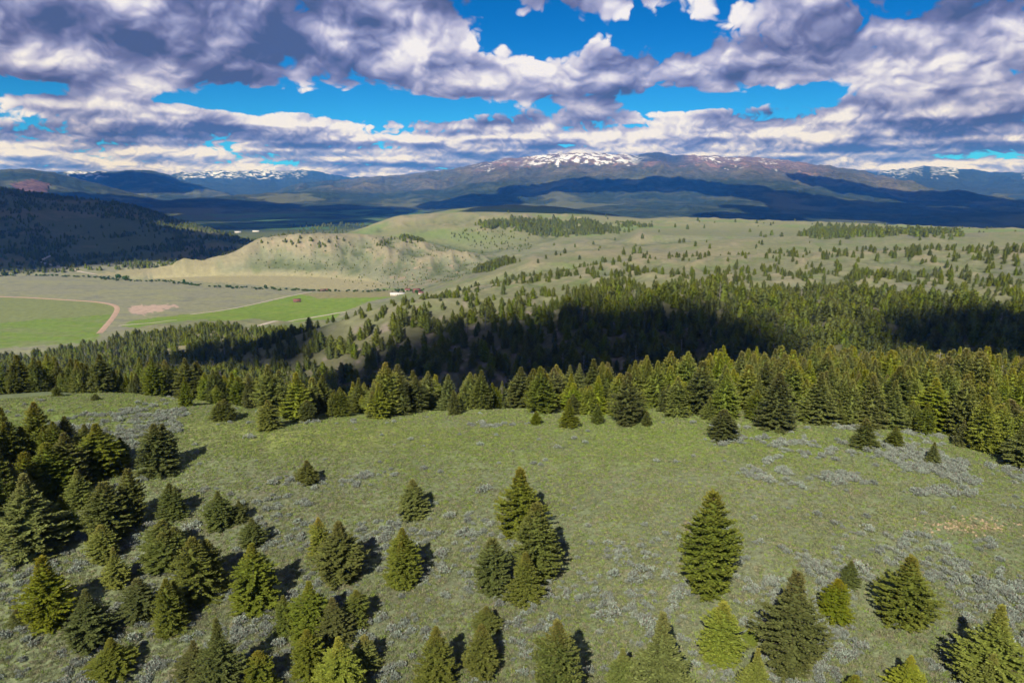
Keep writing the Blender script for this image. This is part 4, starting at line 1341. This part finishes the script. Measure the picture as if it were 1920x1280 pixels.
def sage_points():
    n = 90000
    r0, r1, amax = 52, 175, math.radians(40)
    r = np.sqrt(rng.uniform(r0 * r0, r1 * r1, n)); a = rng.uniform(-amax, amax, n)
    x, y = r * np.sin(a), r * np.cos(a)
    z = ground(x, y)
    px, py = project(x, y, z)
    n1 = fbm(x / 11 + 7, y / 11, 4); n2 = fbm(x / 3.5, y / 3.5, 2)
    q = n1 + 0.35 * n2
    D = np.full(n, 0.004)
    # lower slope: thickening downhill
    D = np.maximum(D, sstep(930, 1060, py) * 0.23 * sstep(-0.25, 0.25, q))
    D = np.maximum(D, sstep(880, 960, py) * sstep(1000, 700, px) * 0.22 * sstep(-0.05, 0.35, q))
    R_ = np.hypot((px - 1640) / 330, (py - 868 - 0.06 * (px - 1640)) / 62) < 1
    D = np.where(R_, np.maximum(D, 0.55 * sstep(0.0, 0.25, q)), D)
    R_ = (px > 1430) & (py > 1000) & (py < 1300)
    D = np.where(R_, np.maximum(D, 0.55 * sstep(-0.15, 0.25, q)), D)
    R_ = (px > 1330) & (py > 800) & (py < 835)
    D = np.where(R_, np.maximum(D, 0.45 * sstep(-0.1, 0.3, q)), D)
    for cx, cyy, hw, hh in ((205, 800, 110, 24), (290, 775, 60, 16), (700, 905, 60, 20), (650, 945, 90, 16), (480, 935, 70, 14), (870, 985, 60, 22), (560, 905, 50, 10), (750, 1010, 80, 20), (210, 835, 50, 25), (620, 792, 60, 4), (960, 798, 80, 4), (290, 800, 60, 18)):
        e = np.hypot((px - cx) / hw, (py - cyy) / hh) < 1
        D = np.where(e, np.maximum(D, 0.42 * sstep(-0.2, 0.2, q)), D)
    clear = np.hypot((px - 1815) / 110, (py - 985) / 28) < 1
    D[clear] *= 0.05
    D[(px > 1000) & (px < 1300) & (py > 880) & (py < 1010)] *= 0.25
    cr = np.interp(px, [c[0] for c in CREST], [c[1] for c in CREST])
    ok = (rng.uniform(0, 1, n) < D) & (px > -60) & (px < 1980) & (py < 1400) & (r < cr + 6)
    return np.column_stack([x, y, z, px, py])[ok]


S = sage_points()
sz = rng.uniform(0.6, 1.5, len(S)) * np.where(rng.uniform(0, 1, len(S)) < 0.12, 1.4, 1.0)
app = sz / np.hypot(S[:, 0], S[:, 1])
app[(S[:, 3] < 0) | (S[:, 3] > 1920) | (S[:, 4] > 1280)] = 0
big = np.argsort(-app)[:300]
print('sage', len(S))
for i in big:
    x, y, z, px, py = S[i]
    o = obj('sagebrush', SAGE[random.randrange(5)])
    o.location = (float(x), float(y), float(z) - 0.03)
    o.rotation_euler = (0, 0, random.uniform(0, 6.28)); s = float(sz[i]) * 1.1
    o.scale = (s, s, s * random.uniform(0.7, 1.0))
    mk = min(marks, key=lambda e: (e[3][0] - x) ** 2 + (e[3][1] - y) ** 2)
    dm_ = math.hypot(mk[3][0] - x, mk[3][1] - y)
    sd = 'uphill of' if y > mk[3][1] + 2 else 'downhill of' if y < mk[3][1] - 2 else 'level with'
    lab = '%s grey-green sagebrush %s %s the %s' % ('small' if s < 0.85 else 'large' if s > 1.2 else 'middling', 'close' if dm_ < 6 else 'some way', sd, mk[2])
    gr = 'sagebrush on the lower slope'
    tag(o, lab, 'shrub', gr)
rest = np.ones(len(S), bool); rest[big] = False
P = S[rest]
o = scatter('sagebrush_cover', P[:, :3] - [0, 0, .03], rng.uniform(0, 6.28, len(P)), np.repeat(sz[rest][:, None], 3, 1) * [1.05, 1.05, 1.0], rng.integers(0, 5, len(P)), SAGE)
o['label'] = 'grey-green sagebrush covering patches of the meadow and slope'

# ------------------------------------------------------------------ grass
TUFTS = []
for k, c in enumerate([(0.175, 0.215, 0.062), (0.172, 0.186, 0.096), (0.160, 0.212, 0.052), (0.215, 0.200, 0.122)]):
    v, f, cc = tuft_mesh(500 + k, c0=c)
    TUFTS.append(mesh_from('grass_tuft', v, f, M_GRASS, cc))


def grass_points():
    n = 260000
    r = 52 + (180 - 52) * rng.uniform(0, 1, n) ** 1.1; a = rng.uniform(-math.radians(39), math.radians(39), n)
    x, y = r * np.sin(a), r * np.cos(a)
    z = ground(x, y)
    px, py = project(x, y, z)
    n1 = fbm(x / 6 + 2, y / 6, 3)
    cr = np.interp(px, [c[0] for c in CREST], [c[1] for c in CREST])
    ok = (rng.uniform(0, 1, n) < 0.35 + 0.65 * sstep(-0.3, 0.3, n1)) & (px > -40) & (px < 1960) & (py < 1330) & (r < cr + 10)
    w = np.column_stack([x, y, z])[ok]
    g_ = sstep(1000, 800, py[ok]) + 0.5 * fbm(x[ok] / 18, y[ok] / 18, 3)
    u = rng.uniform(0, 1, len(w))
    idx = np.where(u < 0.25 + 0.35 * g_, np.where(rng.uniform(0, 1, len(w)) < 0.5, 0, 2), np.where(rng.uniform(0, 1, len(w)) < 0.7, 1, 3))
    return w, idx


GP, gi = grass_points()
s = rng.uniform(0.55, 1.2, len(GP))
o = scatter('grass', GP, rng.uniform(0, 6.28, len(GP)), np.repeat(s[:, None], 3, 1) * [1, 1, .8], gi, TUFTS)
o['label'] = 'short meadow grass'
print('grass', len(GP))

# ------------------------------------------------------------------ stones of the bare orange patch
M_STONE = plain_material('pale_orange_stone', (0.36, 0.27, 0.17), 0.9, 0.3, 3.0)


def stone_mesh(seed):
    rg = np.random.default_rng(seed)
    v = np.array([(1, 0, 0), (-1, 0, 0), (0, 1, 0), (0, -1, 0), (0, 0, .7), (0, 0, -.7), (.7, .7, .3), (-.7, .7, .3), (-.7, -.7, .3), (.7, -.7, .3)], float)
    v *= rg.uniform(0.75, 1.2, v.shape) * 0.2
    f = np.array([(0, 6, 4), (6, 2, 4), (2, 7, 4), (7, 1, 4), (1, 8, 4), (8, 3, 4), (3, 9, 4), (9, 0, 4), (0, 2, 6), (2, 1, 7), (1, 3, 8), (3, 0, 9), (0, 5, 2), (2, 5, 1), (1, 5, 3), (3, 5, 0)])
    return mesh_from('stone', v, f, M_STONE)


q = cast(rng.normal(1815, 55, 150), 985 + rng.normal(0, 9, 150))
o = scatter('bare_stones', q, rng.uniform(0, 6.28, 150), np.repeat(rng.uniform(0.4, 1.3, 150)[:, None], 3, 1), rng.integers(0, 3, 150), [stone_mesh(k) for k in range(3)])
o['label'] = 'pale orange stones strewn on a bare patch of the slope'

# ------------------------------------------------------------------ dirt roads on the valley floor
def ribbon(name, pix, width, mat, lift=0.35):
    p = cast([q[0] for q in pix], [q[1] for q in pix])[:, :2]
    t = np.concatenate([[0], np.cumsum(np.hypot(*np.diff(p, axis=0).T))])
    m = int(t[-1] / 12) + 2
    tt = np.linspace(0, t[-1], m)
    c = np.stack([gsmooth(np.interp(tt, t, p[:, k]), 2.0) for k in (0, 1)], 1)
    d = norm(np.gradient(c, axis=0)); nrm = np.stack([-d[:, 1], d[:, 0]], 1)
    wob = width * (1 + 0.15 * fbm(tt / 40, tt * 0 + 3, 3))
    V = []
    for k in (-0.5, -0.17, 0.17, 0.5):
        e = c + nrm * (wob * k)[:, None]
        V.append(np.column_stack([e, ground(e[:, 0], e[:, 1], False) + lift - (0.3 if abs(k) == 0.5 else 0)]))
    V = np.concatenate(V)
    f = []
    for s_ in range(3):
        for i in range(m - 1):
            f.append((s_ * m + i, s_ * m + i + 1, (s_ + 1) * m + i + 1, (s_ + 1) * m + i))
    o = obj(name, mesh_from(name, V, np.array(f)[:, ::-1], mat, smooth=True))
    o['kind'] = 'structure'
    return o


M_RED = plain_material('red_dirt', (0.42, 0.29, 0.205), 0.95, 0.2, 0.05)
M_PALE = plain_material('pale_gravel', (0.44, 0.38, 0.31), 0.95, 0.2, 0.05)
ribbon('dirt_road', [(-120, 552), (0, 556), (70, 559), (140, 563), (190, 567), (214, 571), (222, 577), (217, 588), (207, 602), (194, 616), (184, 627)], 8.0, M_RED)
ribbon('dirt_road', [(100, 478), (86, 483), (72, 489), (80, 494), (110, 500), (150, 508), (184, 515)], 9.0, M_PALE)
ribbon('gravel_road', [(660, 584), (620, 589), (560, 598), (500, 608), (440, 617), (410, 622)], 7.0, M_PALE)
ribbon('farm_track', [(590, 546), (560, 552), (520, 560), (470, 572), (440, 578), (395, 585), (345, 591)], 4.5, M_PALE)
ribbon('farm_track', [(345, 599), (300, 604), (250, 608), (208, 612)], 4.0, M_PALE)

# ------------------------------------------------------------------ creek line: willows and cottonwoods
LEAFY = [mesh_from('leafy_crown', *round_crown(600 + k)[:2], M_LEAF, round_crown(600 + k)[2]) for k in range(3)]
cl = [(-40, 516), (60, 517), (170, 519), (200, 523), (260, 527), (320, 528), (340, 532), (380, 536), (450, 540), (540, 544), (620, 546), (700, 546), (760, 545), (790, 547)]
cp = cast([c[0] for c in cl], [c[1] for c in cl])
t = np.concatenate([[0], np.cumsum(np.hypot(*np.diff(cp[:, :2], axis=0).T))])
u = rng.uniform(0, t[-1], 520)
u = u[rng.uniform(0, 1, len(u)) < 0.45 + 0.55 * sstep(-0.1, 0.3, fbm(u / 60, u * 0, 3))]
cx = np.interp(u, t, cp[:, 0]) + rng.normal(0, 5, len(u)); cyy = np.interp(u, t, cp[:, 1]) + rng.normal(0, 6, len(u))
s = rng.uniform(2.0, 4.8, len(u))
o = scatter('creek_willows', np.column_stack([cx, cyy, ground(cx, cyy, False) - 0.5]), rng.uniform(0, 6.28, len(u)), np.column_stack([s * 1.5, s * 1.5, s]), rng.integers(0, 3, len(u)), LEAFY)
o['label'] = 'low willow thicket lining the creek across the valley floor'


def trunk_mesh():
    v, f = [], []
    for i in range(4):
        q = 0.03 * (1 - 0.6 * i / 3)
        for j in range(6):
            a = 1.047 * j
            v.append((q * math.cos(a), q * math.sin(a), -0.04 + 0.7 * i / 3))
    for i in range(3):
        for j in range(6):
            k = (j + 1) % 6
            f.append((i * 6 + j, i * 6 + k, i * 6 + 6 + k, i * 6 + 6 + j))
    return mesh_from('trunk', np.array(v), np.array(f), M_BARK)


TRUNK = trunk_mesh()
for k, (px, py, h, w, lab) in enumerate([
        (223, 525, 14, 10, 'green cottonwood, taller of the pair beside the creek'), (235, 526, 12, 12, 'green cottonwood, rounder of the pair beside the creek'),
        (345, 532, 10, 6, 'dark tree standing up from the creek willows at the bend'), (498, 541, 8, 5, 'dark tree in the creek willows near the ranch field'),
        (10, 517, 9, 12, 'leafy tree on the creek below the wooded hill'), (783, 553, 9, 8, 'dark tree beside the red-roofed ranch buildings')]):
    b = cast(px, py)[0]
    t_ = thing('cottonwood_tree', (b[0], b[1], b[2] - 0.2), lab, 'tree', None, k * 1.3, (w / 0.75, w / 0.75, h))
    obj('trunk', TRUNK, t_); obj('crown', LEAFY[k % 3], t_)

# ------------------------------------------------------------------ ranch buildings
M_WHITE = plain_material('white_metal_roof', (0.72, 0.70, 0.66), 0.6, 0.1)
M_REDROOF = plain_material('red_roof', (0.22, 0.095, 0.08), 0.7, 0.2)
M_LOG = plain_material('dark_log_wall', (0.16, 0.10, 0.075), 0.9, 0.3)
M_CREAM = plain_material('cream_wall', (0.55, 0.50, 0.42), 0.85, 0.1)
M_DARK = plain_material('dark_opening', (0.03, 0.03, 0.035), 0.5, 0.1)


def box(x0, x1, y0, y1, z0, z1):
    v = [(x0, y0, z0), (x1, y0, z0), (x1, y1, z0), (x0, y1, z0), (x0, y0, z1), (x1, y0, z1), (x1, y1, z1), (x0, y1, z1)]
    f = [(0, 3, 2, 1), (4, 5, 6, 7), (0, 1, 5, 4), (1, 2, 6, 5), (2, 3, 7, 6), (3, 0, 4, 7)]
    return np.array(v, float), np.array(f)


def house(name, px, py, L, Wd, H, rise, wall, roof, rz, lab, cat='building', chimney=False):
    b = cast(px, py)[0]
    t_ = thing(name, b, lab, cat, None, rz)
    l, w = L / 2, Wd / 2
    # walls with gable ends
    v = [(-l, -w, -.6), (l, -w, -.6), (l, w, -.6), (-l, w, -.6), (-l, -w, H), (l, -w, H), (l, w, H), (-l, w, H), (-l, 0, H + rise), (l, 0, H + rise)]
    f = [(0, 1, 5, 4), (1, 2, 6, 9, 5), (2, 3, 7, 6), (3, 0, 4, 8, 7)]
    obj('wall', mesh_from('wall', v, f, wall), t_)
    e = 0.5; th = 0.18; dr = rise / w * e
    R = []
    for sgn in (-1, 1):
        a = [(-l - e, sgn * (w + e), H - dr), (l + e, sgn * (w + e), H - dr), (l + e, 0, H + rise), (-l - e, 0, H + rise)]
        R.append((np.array(a + [(p[0], p[1], p[2] + th) for p in a]), np.array([(0, 1, 2, 3), (4, 5, 6, 7), (0, 1, 5, 4), (1, 2, 6, 5), (2, 3, 7, 6), (3, 0, 4, 7)])))
    vv = np.vstack([R[0][0], R[1][0]]); ff = np.vstack([R[0][1], R[1][1] + 8])
    ro = obj('roof', mesh_from('roof', vv, ff, roof), t_)
    if chimney:
        obj('chimney', mesh_from('chimney', *box(l * .4, l * .4 + .8, -.4 + .6, .4 + .6, H + rise * .3, H + rise + 1.0), M_LOG), ro)
    obj('door', mesh_from('door', *box(-0.6, 0.6, -w - .06, -w + .02, 0, 2.0), M_DARK), t_)
    nw = max(2, int(L / 5))
    for k in range(nw):
        x = -l + L * (k + 0.5) / nw
        if abs(x) < 1.3: continue
        obj('window', mesh_from('window', *box(x - .5, x + .5, -w - .05, -w + .02, 1.0, 2.0), M_DARK), t_)
    return t_


house('log_cabin', 557, 566, 12, 8, 3.0, 2.4, M_LOG, M_REDROOF, 0.3, 'dark log cabin with a reddish roof alone in the green field', chimney=True)
house('long_shed', 745, 553, 24, 8, 2.6, 1.6, M_CREAM, M_WHITE, 0.12, 'long low shed with a white roof at the ranch')
house('ranch_house', 765, 546, 10, 7, 2.8, 2.2, M_CREAM, M_REDROOF, -0.2, 'small red-roofed house behind the long white shed', chimney=True)
house('ranch_barn', 781, 548, 12, 9, 3.4, 2.8, M_LOG, M_REDROOF, 0.5, 'red-roofed barn at the foot of the rocky slope')
house('ranch_outbuilding', 789, 551, 8, 6, 2.4, 1.6, M_CREAM, M_REDROOF, 0.2, 'pale outbuilding in front of the red-roofed barn')
house('farm_hut', 605, 546, 8, 6, 2.4, 1.6, M_LOG, M_LOG, 0.2, 'dark hut beside the end of the creek willows')
house('farm_hut', 613, 545, 6, 5, 2.4, 1.4, M_LOG, M_REDROOF, -0.3, 'smaller red-brown hut next to the dark one on the creek')
house('white_farmhouse', 446, 437, 26, 12, 4.5, 3.5, M_CREAM, M_WHITE, 0.4, 'white farm building with trees on the far dark pasture')
house('white_farm_shed', 480, 435, 28, 10, 4.0, 2.5, M_CREAM, M_WHITE, 0.0, 'long white shed by itself on the far dark pasture')

# ------------------------------------------------------------------ clouds overhead whose shadows lie on the land
M_CLOUD, _g, _b = principled('cloud')
_tr = _g.new('ShaderNodeBsdfTranslucent'); _df = _g.new('ShaderNodeBsdfDiffuse'); _mx = _g.new('ShaderNodeMixShader')
_df.inputs[0].default_value = (0.9, 0.9, 0.92, 1); _tr.inputs[0].default_value = (0.85, 0.87, 0.92, 1)
_mx.inputs[0].default_value = 0.3
_g.l.new(_df.outputs[0], _mx.inputs[1]); _g.l.new(_tr.outputs[0], _mx.inputs[2])
_g.l.new(_mx.outputs[0], [x for x in _g.n if x.type == 'OUTPUT_MATERIAL'][0].inputs[0])


def ico(sub=2):
    t_ = (1 + 5 ** .5) / 2
    v = np.array([(-1, t_, 0), (1, t_, 0), (-1, -t_, 0), (1, -t_, 0), (0, -1, t_), (0, 1, t_), (0, -1, -t_), (0, 1, -t_), (t_, 0, -1), (t_, 0, 1), (-t_, 0, -1), (-t_, 0, 1)], float)
    f = [(0, 11, 5), (0, 5, 1), (0, 1, 7), (0, 7, 10), (0, 10, 11), (1, 5, 9), (5, 11, 4), (11, 10, 2), (10, 7, 6), (7, 1, 8), (3, 9, 4), (3, 4, 2), (3, 2, 6), (3, 6, 8), (3, 8, 9), (4, 9, 5), (2, 4, 11), (6, 2, 10), (8, 6, 7), (9, 8, 1)]
    v = list(map(tuple, norm(v)))
    for _ in range(sub):
        cache, nf = {}, []

        def midp(a, b):
            k = (min(a, b), max(a, b))
            if k not in cache:
                m = np.array(v[a]) + np.array(v[b]); m /= np.linalg.norm(m); v.append(tuple(m)); cache[k] = len(v) - 1
            return cache[k]
        for a, b, c in f:
            ab, bc, ca = midp(a, b), midp(b, c), midp(c, a)
            nf += [(a, ab, ca), (b, bc, ab), (c, ca, bc), (ab, bc, ca)]
        f = nf
    return np.array(v), np.array(f)


IV, IF = ico(3)
CLOUD_H = CAM_Z + 2600


def cloud(lumps, label, seed, height=CLOUD_H):
    """lumps: (px, py, half width in px, half depth in metres) of the shade on the ground, or ('at', x, y, half width, half depth) in metres"""
    rg = np.random.default_rng(seed)
    V, Fc = [], []
    for l in lumps:
        if l[0] == 'at':
            g0 = np.array([l[1], l[2], float(ground(l[1], l[2], False))]); Rx, hd = l[3], l[4]
        else:
            g0 = cast(l[0], l[1])[0]; Rx, hd = l[2] / F_PX * math.hypot(g0[0], g0[1]), l[3]
        c = g0 + LDIR * ((height - g0[2]) / LDIR[2])
        n = 7
        for k in range(n):
            a = rg.uniform(0, 6.28); q = math.sqrt(rg.uniform(0, 1)) * 0.6 if k else 0.0
            s = (1 - q) * rg.uniform(0.8, 1.0) if k else 0.8
            cen = c + np.array([q * Rx * math.cos(a), q * hd * math.sin(a), 0])
            dv = IV * (1 + 0.16 * fbm(IV[:, 0] * 2 + 7 * k + seed, IV[:, 1] * 2 + IV[:, 2] * 1.7, 4, 0.6))[:, None]
            hz = min(Rx, hd) * s * 0.55
            z = np.where(dv[:, 2] > 0, dv[:, 2] * hz * 1.3, dv[:, 2] * hz * 0.2)
            Fc.append(IF + sum(len(q_) for q_ in V))
            V.append(np.column_stack([cen[0] + dv[:, 0] * Rx * s, cen[1] + dv[:, 1] * hd * s, cen[2] + z]))
    o = obj('cloud', mesh_from('cloud', np.vstack(V), np.vstack(Fc), M_CLOUD, smooth=True))
    return tag(o, label, 'cloud', 'clouds overhead')


def at(px, r, hw, hd):
    a = float(pix_dir(px, 600)[0])
    return ('at', r * math.sin(a), r * math.cos(a), hw, hd)


CLOUDS = [
    ([at(660, 490, 40, 80), at(740, 470, 55, 115), at(840, 462, 60, 138), at(940, 458, 60, 142), at(1040, 458, 60, 142), at(1130, 458, 60, 132), at(1220, 460, 55, 116), at(1300, 464, 48, 108), at(1370, 468, 38, 98), at(1410, 470, 24, 80)],
     'long cloud overhead shading the wooded ravine'),
    ([at(1765, 476, 34, 72), at(1830, 478, 48, 84), at(1920, 482, 60, 90), at(2020, 482, 70, 90)], 'cloud overhead shading the forest beyond the ravine on the right'),
    ([at(470, 700, 60, 110), at(540, 640, 45, 100), at(400, 680, 50, 60)], 'small cloud overhead shading the ravine mouth'),
    ([(-40, 440, 160, 600), (100, 445, 140, 520), (240, 452, 110, 380), (340, 452, 90, 330), (410, 448, 60, 250), (-100, 370, 200, 900), (60, 380, 150, 900), (180, 400, 120, 700), (40, 468, 130, 260), (180, 468, 110, 230), (310, 464, 90, 190), (400, 460, 50, 140), (30, 482, 130, 190), (170, 480, 110, 170), (300, 474, 90, 140), (400, 467, 60, 110)], 'wide cloud shading the wooded hill across the valley'),
    ([(400, 425, 100, 500), (500, 422, 100, 600), (600, 415, 90, 600), (480, 405, 140, 1000), (620, 400, 120, 1000), (700, 396, 80, 900), (230, 378, 90, 900), (340, 384, 90, 900), (440, 388, 100, 900)], 'broad cloud shading the far pasture'),
    ([(1000, 360, 80, 700), (1080, 350, 90, 900), (1180, 352, 100, 900), (1280, 350, 100, 900), (1390, 356, 90, 900), (880, 378, 110, 900), (1480, 372, 90, 900)], 'long cloud shading the flank of the massif'),
    ([(1400, 408, 100, 420), (1500, 400, 120, 560), (1620, 404, 120, 560), (1740, 410, 120, 560), (1860, 414, 130, 600), (1980, 416, 130, 600)], 'cloud shading the far edge of the plateau'),
    ([(1430, 392, 90, 500), (1540, 388, 110, 600), (1660, 390, 120, 600), (1790, 396, 120, 600), (1920, 398, 130, 600)], 'cloud shading the foothills below the massif'),
    ([(190, 338, 100, 1200), (290, 345, 70, 1100)], 'cloud shading the far left range'),
    ([(1560, 345, 60, 1200), (1650, 360, 90, 1300), (1780, 372, 100, 1300)], 'cloud shading the shoulder of the massif'),
    ([(960, 393, 110, 220), (1080, 396, 90, 220)], 'small cloud shading the top of the grassy dome'),
]
for k, (l, lab) in enumerate(CLOUDS):
    cloud(l, lab, 900 + k)
cloud([('at', -330, -262, 260, 330), ('at', -60, -266, 260, 330), ('at', 220, -266, 260, 330), ('at', 460, -262, 260, 320)], 'unseen high cloud added to dim the foot of the slope slightly', 950, CAM_Z + 4600)  # unseen cloud added so its wide soft shadow edge dims the lower slope

# ------------------------------------------------------------------ haze
low = np.empty(len(bpy.data.meshes['ground'].vertices) * 3, np.float32)
bpy.data.meshes['ground'].vertices.foreach_get('co', low)
hz = box(-21100, 21100, -21100, 21100, float(low[2::3].min()) - 1.0, CAM_Z + 760)
hm = bpy.data.materials.new('haze'); hm.use_nodes = True
hg = N(hm.node_tree)
ho = hg.new('ShaderNodeOutputMaterial'); hv = hg.new('ShaderNodeVolumePrincipled')
hv.inputs['Color'].default_value = (0.025, 0.25, 1.0, 1)
hv.inputs['Absorption Color'].default_value = (1, 1, 1, 1)
hv.inputs['Density'].default_value = 4.8e-5
hv.inputs['Anisotropy'].default_value = 0.0
hg.l.new(hv.outputs[0], ho.inputs['Volume'])
o = obj('haze', mesh_from('haze', *hz, hm))
o['kind'] = 'stuff'
